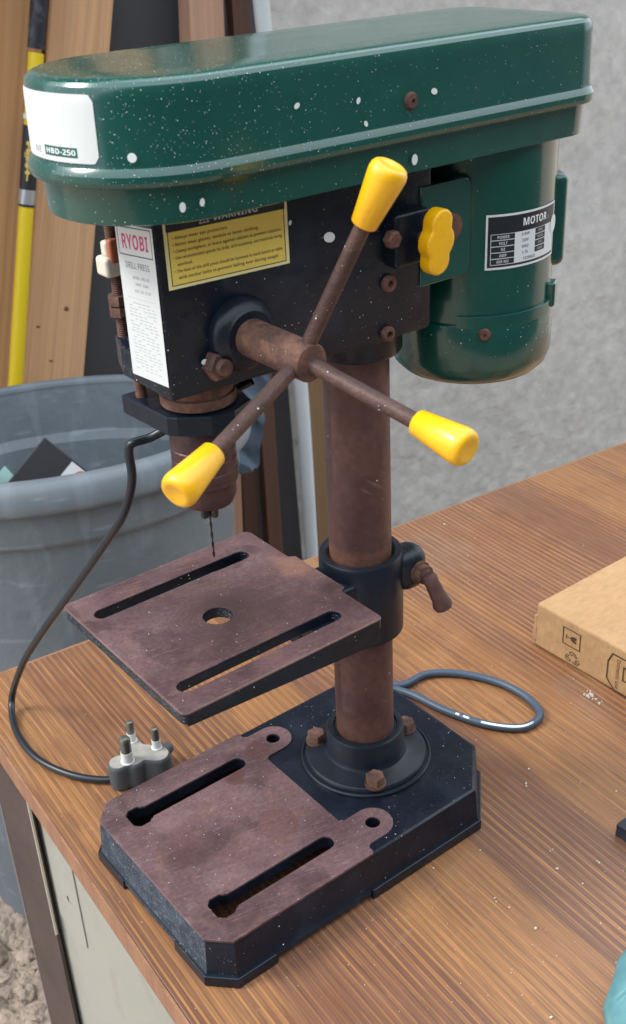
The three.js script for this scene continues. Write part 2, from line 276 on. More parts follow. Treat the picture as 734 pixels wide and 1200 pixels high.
M.benchEdge = std({ map: woodTex(512, 512, [0.06, 0.8], [[140, 100, 76], [162, 118, 88], [114, 80, 62]], 140, { bands: 3, fine: 60 }), roughness: 0.5 });

// ================================================================ SETTING
{ // ground: dirt sheet, displaced near the bench
  const g = new THREE.PlaneGeometry(30, 30, 1, 1).rotateX(-Math.PI / 2);
  const dirt = std({ map: dataTex(1024, 1024, (u, v) => { const a = fbm(u * 10, v * 10, 5, 10, 3), b = fbm(u * 90, v * 90, 3, 90, 6); return mixc([150, 132, 116], [190, 172, 156], a).map(x => x * (0.8 + 0.4 * b)); }, [1.1, 1.1]), roughness: 0.95, bumpMap: grainBump(40, 0.5, 15), bumpScale: 0.012 });
  const m = new THREE.Mesh(boxUV(g), dirt); m.name = 'ground'; m.receiveShadow = true; m.userData.kind = 'structure'; m.position.y = -0.012; scene.add(m);
  const n = 110, gg = new THREE.PlaneGeometry(1.7, 1.3, n, n).rotateX(-Math.PI / 2), p = gg.attributes.position;
  for (let i = 0; i < p.count; i++) { const x = p.getX(i), z = p.getZ(i), e = Math.min(1, 6 * Math.min(0.85 - Math.abs(x), 0.65 - Math.abs(z))); p.setY(i, -0.02 + e * (0.012 + 0.05 * Math.pow(fbm(x * 9 + 4, z * 9, 4, 0, 8), 2) + 0.03 * fbm(x * 40, z * 40, 3, 0, 9))); }
  gg.computeVertexNormals(); const r = new THREE.Mesh(boxUV(gg), dirt); r.name = 'dirt_mound'; r.userData.kind = 'structure'; r.position.set(-0.75, 0.004, 0.25); r.castShadow = r.receiveShadow = true; scene.add(r);
  const bits = []; for (let i = 0; i < 900; i++) { const s = rr(0.003, 0.014) * (rnd() < 0.08 ? 2.4 : 1), q = crumple(new THREE.IcosahedronGeometry(s, 2), s * 0.75, 1.4 / s, i); q.scale(rr(0.8, 1.3), rr(0.5, 0.9), rr(0.8, 1.3)); q.rotateY(rnd() * 6); q.translate(rr(-1.0, -0.35), 0.012 + s * 0.3, rr(0.02, 0.5)); bits.push(q); }
  const rub = new THREE.Mesh(boxUV(merge(bits)), dirt); rub.name = 'rubble'; rub.userData = { label: 'pale crumbly rubble and stones on the dirt beside the bench leg', category: 'rubble', kind: 'stuff' }; rub.castShadow = rub.receiveShadow = true; scene.add(rub);
}
const wallX = z => -1.36 - 0.14 * z;
{ // plastered wall behind everything
  const nx = 300, ny = 190, z0 = -2.7, z1 = 1.5, H = 2.36, P = [], I = [], U = [];
  const hgt = (z, y) => 0.010 * (fbm(z * 5, y * 5, 3, 0, 2) - 0.5) + 0.003 * (fbm(z * 30, y * 34, 4, 0, 5) - 0.5) + 0.0022 * Math.pow(1 - Math.abs(2 * fbm(z * 24 + 9, y * 30, 3, 0, 7) - 1), 3);
  for (let j = 0; j <= ny; j++) for (let i = 0; i <= nx; i++) { const z = mix(z0, z1, i / nx), y = H * Math.pow(j / ny, 1.35); P.push(wallX(z) + hgt(z, y), y, z); U.push(z, y); }
  for (let j = 0; j < ny; j++) for (let i = 0; i < nx; i++) { const k = j * (nx + 1) + i; I.push(k, k + nx + 1, k + 1, k + 1, k + nx + 1, k + nx + 2); }
  const g = new THREE.BufferGeometry(); g.setAttribute('position', new THREE.Float32BufferAttribute(P, 3)); g.setAttribute('uv', new THREE.Float32BufferAttribute(U, 2)); g.setIndex(I); g.computeVertexNormals();
  const mat = std({ color: col(255, 255, 255), map: dataTex(1024, 1024, (u, v) => { const a = fbm(u * 5, v * 5, 5, 5, 44), b = fbm(u * 70, v * 70, 3, 70, 45); return mixc([186, 184, 179], [200, 198, 193], a).map(x => x * (0.92 + 0.16 * b)); }, [1.3, 1.3]), roughness: 0.92, bumpMap: dataTex(1024, 1024, (u, v) => 255 * (0.5 * fbm(u * 60, v * 60, 4, 60, 61) + 0.35 * fbm(u * 14, v * 20, 3, 0, 64) + 0.3 - 0.22 * sst(0.62, 0.74, fbm(u * 22, v * 34, 4, 0, 62))), [1.0, 1.0], false), bumpScale: 0.003 });
  const o = new THREE.Group(); o.name = 'plastered_wall'; o.userData = { label: 'rough grey plastered wall behind the workbench', category: 'wall' }; scene.add(o);
  const m = new THREE.Mesh(g, mat); m.name = 'plaster_face'; m.receiveShadow = m.castShadow = true; o.add(m);
  const back = new THREE.Mesh(new THREE.BoxGeometry(0.18, H, z1 - z0), mat); back.name = 'wall_core'; back.rotation.y = Math.atan(-0.14); back.position.set(wallX(-0.6) - 0.11, H / 2, -0.6); back.castShadow = true; o.add(back);
}

{ // added wall behind the camera, out of view: gives side faces a dark reflection
  const o = new THREE.Mesh(boxUV(new THREE.BoxGeometry(0.25, 2.9, 13.0)), std({ map: dataTex(256, 256, (u, v) => { const a = fbm(u * 6, v * 6, 5, 6, 46); return mixc([74, 78, 82], [92, 97, 101], a); }, [1.5, 1.5]), roughness: 0.9 }));
  o.name = 'added_wall'; o.position.set(2.3, 1.45, 2.7); o.castShadow = o.receiveShadow = true; o.userData = { label: 'added dark grey wall across the yard, out of view, for dark reflections', category: 'wall' }; scene.add(o);
}
{ // eave added out of view, so the cover edge mirrors something dark
  const e = thing('added_eave', 'added dark timber eave over the plastered wall, out of view, for its dark reflection', 'roof', [-1.25, 2.28 - T, -0.6]);
  const tim = std({ color: col(74, 66, 58), roughness: 0.8 });
  part(e, 'soffit', rbox(-1.75, -0.80, 2.36 - T, 2.40 - T, -2.9, 0.55, 0.004), tim); part(e, 'fascia', rbox(-0.80, -0.77, 2.28 - T, 2.43 - T, -2.9, 0.55, 0.004), tim);
}
// ================================================================ WORKBENCH
const benchFrontZ = x => 0.2287 + 0.063 * x, benchBackX = z => -0.3445 - 0.0915 * z;
{
  const b = thing('workbench', 'wood grain topped workbench with dark brown steel leg and cream panel', 'workbench', [0, -T, 0]);
  const cx = (-0.3445 - 0.0915 * 0.2287) / (1 + 0.0915 * 0.063), corner = [cx, benchFrontZ(cx)];
  const poly = [corner, [0.42, benchFrontZ(0.42)], [0.53, -1.15], [benchBackX(-1.15), -1.15]];
  const top = ext(poly, -0.022, 0, 0.0008);
  const edge = [offsetPoly(poly, 0.0008)];
  let g = boxUV(top); { const p = g.attributes.position, uv = g.attributes.uv; for (let i = 0; i < p.count; i++) { const x = p.getX(i), z = p.getZ(i); const zz = z - 0.063 * x; uv.setXY(i, (zz + 0.85) / 1.1, (x + 0.4) / 1.0); } }
  part(b, 'tabletop', g, M.bench, true);
  // edge band along the front and the back side
  const band = (a, c, name) => { const d = Math.hypot(c[0] - a[0], c[1] - a[1]), nx = (c[1] - a[1]) / d, nz = -(c[0] - a[0]) / d; const s = -1; part(b, name, ext([[a[0], a[1]], [c[0], c[1]], [c[0] + s * nx * 0.0022, c[1] + s * nz * 0.0022], [a[0] + s * nx * 0.0022, a[1] + s * nz * 0.0022]], -0.0225, -0.0006), M.benchEdge); };
  band([corner[0], corner[1] + 0.0004], [0.42, benchFrontZ(0.42) + 0.0004], 'edge_band');
  band([benchBackX(-1.15) - 0.0004, -1.15], [corner[0] - 0.0004, corner[1]], 'edge_band');
  const steel = std({ map: dataTex(512, 512, (u, v) => { const a = fbm(u * 6, v * 6, 5, 6, 81), c = fbm(u * 60, v * 60, 3, 60, 82); return mixc([62, 50, 48], [84, 68, 64], a).map(x => x * (0.9 + 0.2 * c)); }, [0.3, 0.3]), roughness: 0.55 });
  const cream = std({ map: dataTex(512, 512, (u, v) => { const a = fbm(u * 4, v * 4, 5, 4, 83), c = sst(0.6, 0.8, fbm(u * 18, v * 18, 4, 18, 84)); return mixc(mixc([152, 151, 141], [168, 166, 156], a), [150, 144, 130], 0.4 * c); }, [0.4, 0.4]), roughness: 0.6 });
  const zf = 0.199;
  const leg = (x0, x1, z0, z1, sx, sz) => part(b, 'leg', [rbox(x0, x1, -T, -0.0225, z0, z0 + sz, 0.001), rbox(x0, x0 + sx, -T, -0.0226, z0 - z1, z0 - 0.0002, 0.001)], steel);
  leg(-0.333, -0.247, zf, 0.05, 0.004, 0.004); leg(0.33, 0.39, 0.22, 0.05, 0.004, 0.004); leg(-0.24, -0.19, -1.08, 0.04, 0.004, 0.004); leg(0.42, 0.48, -1.08, 0.04, 0.004, 0.004);
  part(b, 'lit_edge', rbox(-0.3352, -0.3334, -T + 0.001, -0.024, 0.1955, 0.2036, 0.0008), std({ color: col(150, 140, 138), roughness: 0.5 }), false, 'pale strip painted as light caught on the brown leg corner');  // paler colour stands in for light caught on the rounded leg corner
  part(b, 'front_panel', rbox(-0.262, 0.325, -0.62, -0.0235, 0.176, 0.1955, 0.001), cream);
  const pl = part(b, 'mounting_plate', (() => { const s = new THREE.Shape(); const x0 = -0.241, x1 = -0.184, y0 = -0.212, y1 = -0.03, r = 0.008; s.moveTo(x0, y0); s.lineTo(x1 - r, y0); s.quadraticCurveTo(x1, y0, x1, y0 + r); s.lineTo(x1, y1); s.lineTo(x0, y1); s.lineTo(x0, y0); const h = new THREE.Path(); h.absarc(-0.207, -0.165, 0.0055, 0, 7, true); s.holes.push(h); return new THREE.ExtrudeGeometry(s, { depth: 0.0012, bevelEnabled: false }).translate(0, 0, 0.1957); })(), cream);
  part(b, 'edge_strip', rbox(-0.2463, -0.2448, -0.24, -0.024, 0.2018, 0.2044, 0.0004), std({ color: col(206, 200, 184), roughness: 0.6 }));
}

// ================================================================ DRILL PRESS
const press = thing('drill_press', 'green and black bench drill press with rusted table and three yellow feed grips', 'drill press', [0, 0, 0]);
const speckGeo = [], dustGeo = [];
const planUV = (g, x0, x1, z0, z1) => { g = boxUV(g); const p = g.attributes.position, uv = g.attributes.uv; for (let i = 0; i < p.count; i++) uv.setXY(i, (p.getX(i) - x0) / (x1 - x0), (p.getZ(i) - z0) / (z1 - z0)); return g; };
{ // ---- base
  const w = 0.09, zf = 0.2077, zb = -0.0769, c = 0.0152, cb = 0.0384;
  const outline = [[w - c, zf], [w, zf - c], [w, zb + cb], [w - cb, zb], [-w + cb, zb], [-w, zb + cb], [-w, zf - c], [-w + c, zf]];
  const slot = (x, r, z0, z1, hw, hz) => { const o = []; for (let i = 0; i <= 10; i++) { const a = Math.PI + i / 10 * Math.PI; o.push([x + r * Math.cos(a), z0 + r + r * Math.sin(a)]); } const q = 0.002; if (hw > r) o.push([x + r, hz - q], [x + r + q, hz], [x + hw - 0.003, hz], [x + hw, hz + 0.003], [x + hw, z1 - 0.004], [x + hw - 0.004, z1], [x - hw + 0.004, z1], [x - hw, z1 - 0.004], [x - hw, hz + 0.003], [x - hw + 0.003, hz], [x - r - q, hz], [x - r, hz - q]); else for (let i = 0; i <= 10; i++) { const a = i / 10 * Math.PI; o.push([x + r * Math.cos(a), z1 - r + r * Math.sin(a)]); } return o; };
  const S = d => [slot(0.0575, 0.0068 - d, 0.0815 + d, 0.1885 - d, 0.0105 - d, 0.1735 + d), slot(-0.0575, 0.0068 - d, 0.0815 + d, 0.1885 - d, 0.0105 - d, 0.1735 + d)];
  const holes = (r) => [1, -1].map(s => { const o = []; for (let i = 0; i < 20; i++) { const a = i / 20 * 6.2832; o.push([s * 0.064 + r * Math.cos(a), 0.0475 + r * Math.sin(a)]); } return o; });
  const plate = ext(offsetPoly(outline, -0.0045), 0.031, 0.0395, 0, [...S(0.0002), ...holes(0.0056)]);
  const skirt = loft(outline, [[0.032, -0.008], [0.0045, -0.006], [0.0045, 0.0018], [0.0088, 0.002], [0.0102, 0.0008], [0.0115, 0.0002], [0.0355, -0.0014], [0.0385, -0.0022], [0.0394, -0.0052]], 0.5, false);
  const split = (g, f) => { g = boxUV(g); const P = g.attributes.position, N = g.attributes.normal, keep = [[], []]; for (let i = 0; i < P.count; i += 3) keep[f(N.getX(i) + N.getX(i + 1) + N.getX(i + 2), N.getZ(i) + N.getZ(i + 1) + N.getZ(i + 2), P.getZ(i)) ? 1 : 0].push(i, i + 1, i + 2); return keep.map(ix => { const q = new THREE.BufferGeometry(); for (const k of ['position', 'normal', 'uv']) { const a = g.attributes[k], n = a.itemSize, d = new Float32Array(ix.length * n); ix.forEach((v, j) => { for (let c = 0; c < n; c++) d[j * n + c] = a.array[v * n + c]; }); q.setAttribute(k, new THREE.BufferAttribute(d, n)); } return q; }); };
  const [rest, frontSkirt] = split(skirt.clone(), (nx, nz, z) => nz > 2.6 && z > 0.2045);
  const base = part(press, 'base', [plate, rest], M.black);
  part(base, 'front_face', frontSkirt, M.blackDustyLit, false, 'front face of the base, scuffed and dusty, front light painted into its tone');
  speckGeo.push([plate.clone(), 240, 0.00014, 0.00045, (p, n) => n.y > 0.9 && (p.z < 0.03 || Math.abs(p.x) > 0.07)], [skirt.clone(), 120, 0.0002, 0.0006, (p, n) => p.y > 0.01 && n.y > -0.2]);
  dustGeo.push([skirt.clone(), 900, 0.00014, 0.0004, (p, n) => p.y > 0.005 && n.z > 0.6 && n.y > -0.2 && fbm(p.x * 60, p.y * 90, 3, 0, 4) > 0.42]);
  // feet at the corners
  const oo = offsetPoly(outline, 0.0034), ii = offsetPoly(outline, -0.005), lerp = (a, b, t) => [mix(a[0], b[0], t), mix(a[1], b[1], t)];
  const foot = (i0, t0, mids, i1, t1) => { const run = P => [lerp(P[i0], P[(i0 + 1) % 8], t0), ...mids.map(k => P[k]), lerp(P[i1], P[(i1 + 1) % 8], t1)]; part(base, 'foot', ext([...run(oo), ...run(ii).reverse()], 0.0, 0.0092, 0.001), M.black); };
  foot(7, 0.74, [0, 1], 1, 0.14); foot(1, 0.52, [2, 3], 3, 0.3); foot(3, 0.7, [4, 5], 5, 0.48); foot(5, 0.86, [6, 7], 7, 0.26);
  // machined pad with two ears
  const sh = new THREE.Shape(), X = 0.0882, f = 0.2068, bz = 0.066; const L = (x, z) => sh.lineTo(x, -z);
  sh.moveTo(-X + 0.0148, -f); L(X - 0.0148, f); L(X, f - 0.0148); L(X, bz + 0.002); L(X - 0.002, bz); L(0.082, bz); L(0.0795, bz - 0.003);
  sh.lineTo(0.0795, -0.0475); sh.absarc(0.064, -0.0475, 0.0155, 0, Math.PI, false); L(0.0485, bz - 0.003); L(0.046, bz); L(-0.046, bz); L(-0.0485, bz - 0.003);
  sh.lineTo(-0.0485, -0.0475); sh.absarc(-0.064, -0.0475, 0.0155, 0, Math.PI, false); L(-0.0795, bz - 0.003); L(-0.082, bz); L(-X + 0.002, bz); L(-X, bz + 0.002); L(-X, f - 0.0148);
  const pad = ext(sh, 0.0388, 0.0411, 0.0004, [...S(0), ...holes(0.0058)]);
  part(base, 'machined_pad', planUV(pad.clone(), -0.09, 0.09, 0.028, 0.21), M.padFace, true, 'rust brown machined pad with two slots');
  speckGeo.push([pad.clone(), 300, 0.00014, 0.0004, (p, n) => n.y > 0.9]);
}
{ // ---- column, flange
  part(press, 'column', lathe([[0.0215, 0.045], [0.023, 0.046], [0.023, 0.5]]), M.columnSteel, true);
  speckGeo.push([lathe([[0.023, 0.08], [0.023, 0.38]]), 60, 0.0002, 0.0007]);
  const fl = part(press, 'column_flange', lathe([[0.02, 0.0394], [0.053, 0.0394], [0.053, 0.0418], [0.0522, 0.0428], [0.0512, 0.0428], [0.0505, 0.0418], [0.0495, 0.0418], [0.049, 0.0445], [0.0478, 0.0458], [0.036, 0.0478], [0.0335, 0.0486], [0.0318, 0.0515], [0.0312, 0.0695], [0.0303, 0.0712], [0.0285, 0.0716], [0.0258, 0.0712], [0.0252, 0.0695], [0.0228, 0.0695]], 0, 0, 72), M.blackSmooth);
  for (const [x, z] of [[-0.0325, 0.0255], [0.038, 0.0222], [0.0045, -0.0395]]) part(fl, 'bolt', [lathe([[0, 0.0462], [0.0086, 0.0462], [0.0086, 0.0482], [0, 0.0482]], x, z, 24), hexBolt(V(x, 0.0482, z), V(x, 0.0552, z), 0.0078)], M.rustBolt);
}
const TY = 0.2347;
{ // ---- work table
  const tb = [], r = 0.006, x0 = -0.079, x1 = 0.079, z0 = 0.0465, z1 = 0.2037;
  const shape = (d) => { const s = new THREE.Shape(), a = x0 + d, b = x1 - d, c = z0 + d, e = z1 - d; s.moveTo(a + r, -e); s.lineTo(b - r, -e); s.quadraticCurveTo(b, -e, b, -e + r); s.lineTo(b, -c - 0.004); s.quadraticCurveTo(b, -c, b - 0.004, -c); s.lineTo(0.0345, -c); s.lineTo(0.0325, -c + 0.0045); s.lineTo(-0.024, -c + 0.0045); s.lineTo(-0.027, -c); s.lineTo(a + r, -c); s.quadraticCurveTo(a, -c, a, -c - r); s.lineTo(a, -e + r); s.quadraticCurveTo(a, -e, a + r, -e); return s; };
  const slot = (x, rad, a, b) => { const o = []; for (let i = 0; i <= 12; i++) { const t = Math.PI + i / 12 * Math.PI; o.push([x + rad * Math.cos(t), a + rad + rad * Math.sin(t)]); } for (let i = 0; i <= 12; i++) { const t = i / 12 * Math.PI; o.push([x + rad * Math.cos(t), b - rad + rad * Math.sin(t)]); } return o; };
  const H = d => [slot(-0.0515, 0.0062 - d, 0.0655 + d, 0.1925 - d), slot(0.0548, 0.0062 - d, 0.0645 + d, 0.1925 - d), (() => { const o = []; for (let i = 0; i < 28; i++) { const a = i / 28 * 6.2832; o.push([0.003 + (0.0102 - d) * Math.cos(a), 0.1285 + (0.0102 - d) * Math.sin(a)]); } return o; })()];
  const plate = ext(shape(0.0003), 0.2265, 0.2334, 0, H(0.0003));
  // skirt deepens towards the column
  const side = (x) => { const s = new THREE.Shape(); s.moveTo(-z1 + 0.003, 0.2262); s.lineTo(-z1 + 0.003, 0.2245); s.lineTo(-0.06, 0.2155); s.lineTo(-z0 - 0.0015, 0.2145); s.lineTo(-z0 - 0.0015, 0.2262); const g = new THREE.ExtrudeGeometry(s, { depth: 0.007, bevelEnabled: false }); g.rotateY(Math.PI / 2); g.translate(x, 0, 0); return g; };
  const table = part(press, 'work_table', [plate, side(x0 + 0.001), side(x1 - 0.008), rbox(x0 + 0.0095, x1 - 0.0095, 0.2235, 0.2266, z1 - 0.0085, z1 - 0.0015, 0.0008), rbox(x0 + 0.0082, x1 - 0.0082, 0.2148, 0.2263, 0.0485, 0.084, 0.001), rbox(-0.02, 0.022, 0.19, 0.222, 0.02, 0.075, 0.004)], M.black);
  const face = ext(shape(0), 0.2334, TY, 0.0004, H(0));
  part(table, 'table_face', planUV(face.clone(), -0.08, 0.08, 0.04, 0.206), M.tableFace, true, 'rusted flat table face with two slots and centre hole');
  dustGeo.push([plate.clone(), 1100, 0.00014, 0.00036, (p, n) => n.z > 0.6]); speckGeo.push([face.clone(), 120, 0.00014, 0.0004, (p, n) => n.y > 0.9], [plate.clone(), 40, 0.0002, 0.0006, (p, n) => Math.abs(n.y) < 0.3]);
}
{ // ---- clamp collar with its locking handle
  const br = part(press, 'table_clamp', [lathe([[0.0232, 0.166], [0.0295, 0.166], [0.0312, 0.168], [0.0315, 0.2], [0.0312, 0.2325], [0.0302, 0.2342], [0.0262, 0.2344], [0.0248, 0.2335], [0.0235, 0.232]], 0, 0, 64), rbox(0.004, 0.030, 0.198, 0.233, -0.044, -0.016, 0.0115)], M.blackSmooth);
  part(br, 'clamp_bolt', [latheBetween(V(0.0295, 0.2155, -0.0315), V(0.05, 0.2155, -0.0315), [[0, 0], [0.0088, 0], [0.0088, 0.0022], [0.0072, 0.0026], [0.0072, 0.0075], [0.0048, 0.008], [0.0048, 0.013], [0, 0.013]], 24)], M.rustBolt);
  const a = V(0.0415, 0.2165, -0.0305), b = pix(521, 713, 'x', 0.05); part(br, 'lock_handle', latheBetween(a, b, [[0, -0.004], [0.0045, -0.003], [0.006, 0.001], [0.0055, 0.006], [0.0062, 0.02], [0.0076, a.distanceTo(b) - 0.004], [0.0066, a.distanceTo(b) - 0.001], [0, a.distanceTo(b)]]), M.rustColumn);
}
const HY = [0.4065, 0.5165];
{ // ---- head casting
  const pl = [[0.0275, 0.159], [0.0385, -0.01], [0.0385, -0.034], [-0.0385, -0.034], [-0.0385, -0.01], [-0.031, 0.138], [-0.0168, 0.159]];
  const rounded = (() => { const out = []; const n = pl.length; for (let i = 0; i < n; i++) { const p0 = pl[(i + n - 1) % n], p1 = pl[i], p2 = pl[(i + 1) % n], q = 0.0032; const d0 = Math.hypot(p0[0] - p1[0], p0[1] - p1[1]), d2 = Math.hypot(p2[0] - p1[0], p2[1] - p1[1]); const A = [mix(p1[0], p0[0], q / d0), mix(p1[1], p0[1], q / d0)], B = [mix(p1[0], p2[0], q / d2), mix(p1[1], p2[1], q / d2)]; for (let k = 0; k <= 4; k++) { const t = k / 4; out.push([(1 - t) * (1 - t) * A[0] + 2 * t * (1 - t) * p1[0] + t * t * B[0], (1 - t) * (1 - t) * A[1] + 2 * t * (1 - t) * p1[1] + t * t * B[1]]); } } return out; })();
  const body = loft(rounded, [[HY[0], -0.02], [HY[0], -0.004], [HY[0] + 0.0012, -0.0012], [HY[0] + 0.004, 0], [HY[1], 0]], 0.6);
  const lug = ext([[-0.012, 0.1586], [-0.0285, 0.1586], [-0.0505, 0.1500], [-0.053, 0.142], [-0.03, 0.132], [-0.015, 0.14]], 0.4075, 0.4262, 0.0015);
  const sleeve = lathe([[0.0232, 0.391], [0.0305, 0.391], [0.0318, 0.393], [0.0318, 0.42]], 0, 0, 48);
  const block = rbox(0.034, 0.0475, 0.455, 0.489, -0.025, 0.004, 0.003);
  const boss = latheBetween(V(0.022, 0.4378, 0.1102), V(0.06, 0.4378, 0.1102), [[0, 0], [0.0225, 0], [0.0222, 0.011], [0.0205, 0.0155], [0.017, 0.0175], [0.0155, 0.019], [0.0105, 0.0192]], 40);
  const head = part(press, 'head_casting', [body, lug, sleeve, block, boss], M.black);
  speckGeo.push([body.clone(), 240, 0.00014, 0.0004, (p, n) => n.x > 0.5 || n.z > 0.6], [lug.clone(), 60, 0.0002, 0.0005]); dustGeo.push([lug.clone(), 110, 0.00015, 0.0004, (p, n) => n.z > 0.3]);
  // set screws, stop bolt
  for (const [ix, iy, r] of [[455, 332, 0.0054], [454, 391, 0.005]]) { const q = pix(ix, iy, 'x', 0.0378); part(head, 'set_screw', latheBetween(V(0.0355, q.y, q.z), V(0.05, q.y, q.z), [[0, 0], [r, 0], [r, 0.0042], [r * 0.8, 0.0052], [r * 0.45, 0.0052], [r * 0.42, 0.0025], [0, 0.0025]], 20), M.rustBolt); }
  const nb = pix(257, 428, 'x', 0.033); part(head, 'stop_nut', [hexBolt(V(0.0275, nb.y, nb.z), V(0.037, nb.y, nb.z), 0.0094, 0.2), latheBetween(V(0.03, nb.y, nb.z), V(0.05, nb.y, nb.z), [[0, 0], [0.0052, 0], [0.0052, 0.0095], [0.0044, 0.0108], [0, 0.0108]], 20)], M.rustBolt);
  // decals
  const fl = canvasTex(256, 560, (g, w, h) => {
    g.fillStyle = '#d6d9d8'; g.fillRect(0, 0, w, h); g.strokeStyle = '#3c4248'; g.lineWidth = 4; g.strokeRect(14, 8, w - 28, 96);
    g.fillStyle = '#c8306e'; g.font = 'bold 68px sans-serif'; g.save(); g.translate(w / 2, 82); g.scale(0.92, 1.05); g.textAlign = 'center'; g.fillText('RYOBI', 0, 0); g.restore();
    g.fillStyle = '#343a40'; g.font = '30px sans-serif'; g.textAlign = 'center'; g.fillText('DRILL PRESS', w / 2, 150);
    g.font = '15px sans-serif'; g.fillStyle = '#5a6066'; const s = ['MODEL  HBD-250', 'INPUT  250W', 'VOLT 220  HZ 50']; s.forEach((t, i) => g.fillText(t, w / 2 + 18, 186 + i * 24)); g.fillStyle = '#9aa0a4'; for (let i = 0; i < 22; i++) for (let j = 0; j < 6; j++) if ((i * 7 + j * 3) % 5) g.fillRect(34 + j * 32 + (i % 3) * 3, 274 + i * 12, 18 + (i * 5 + j * 11) % 12, 2.4);
    g.strokeStyle = '#b8bcc0'; g.lineWidth = 2; g.beginPath(); g.moveTo(36, 258); g.lineTo(w - 24, 258); g.stroke();
  });
  const lz = 0.1594; part(press, 'specification_label', quad(V(-0.0148, 0.4135, lz), V(0.0265, 0.4165, lz), V(0.0268, 0.5075, lz), V(-0.0145, 0.5035, lz)), std({ map: fl, roughness: 0.4 }), true, 'white sticker with pink brand lettering on the head front');
  const wl = canvasTex(768, 430, (g, w, h) => {
    g.fillStyle = '#f0e6a8'; g.fillRect(0, 0, w, h); g.fillStyle = '#1c2028'; g.fillRect(16, 0, w - 32, 112); g.fillStyle = '#f2d868'; g.fillRect(26, 112, w - 52, h - 134);
    g.strokeStyle = '#2a2618'; g.lineWidth = 5; g.strokeRect(24, 110, w - 48, h - 130); g.fillStyle = '#c6cace'; g.font = 'bold 58px sans-serif'; g.fillText('WARNING', 300, 96); g.lineWidth = 5; g.strokeStyle = '#c6cace'; g.beginPath(); g.moveTo(218, 96); g.lineTo(246, 46); g.lineTo(274, 96); g.closePath(); g.stroke(); g.font = 'bold 34px sans-serif'; g.fillText('!', 240, 91);
    g.fillStyle = '#241f12'; g.font = 'bold 24px sans-serif';['• Always wear eye protection.', '• Never wear gloves, necktie or loose clothing.', '• Clamp workpiece, or brace against column to prevent rotation.', '• Use recommended speeds for drills, drill accessory, and materials being', '   worked.', '• The base of this drill press should be fastened to work bench or table', '   with anchor bolts to prevent falling over during usage!'].forEach((t, i) => g.fillText(t, 46, 156 + i * 37, 680));
  });
  const sx = z => mix(0.0275, 0.0385, (0.159 - z) / 0.169) + 0.0004; const zA = 0.1535, zB = 0.0745; part(press, 'warning_label', quad(V(sx(zA), 0.4725, zA), V(sx(zB), 0.4722, zB), V(sx(zB), 0.5152, zB), V(sx(zA), 0.5152, zA)), std({ map: wl, roughness: 0.42 }), true, 'yellow and black warning sticker on the head side');
}
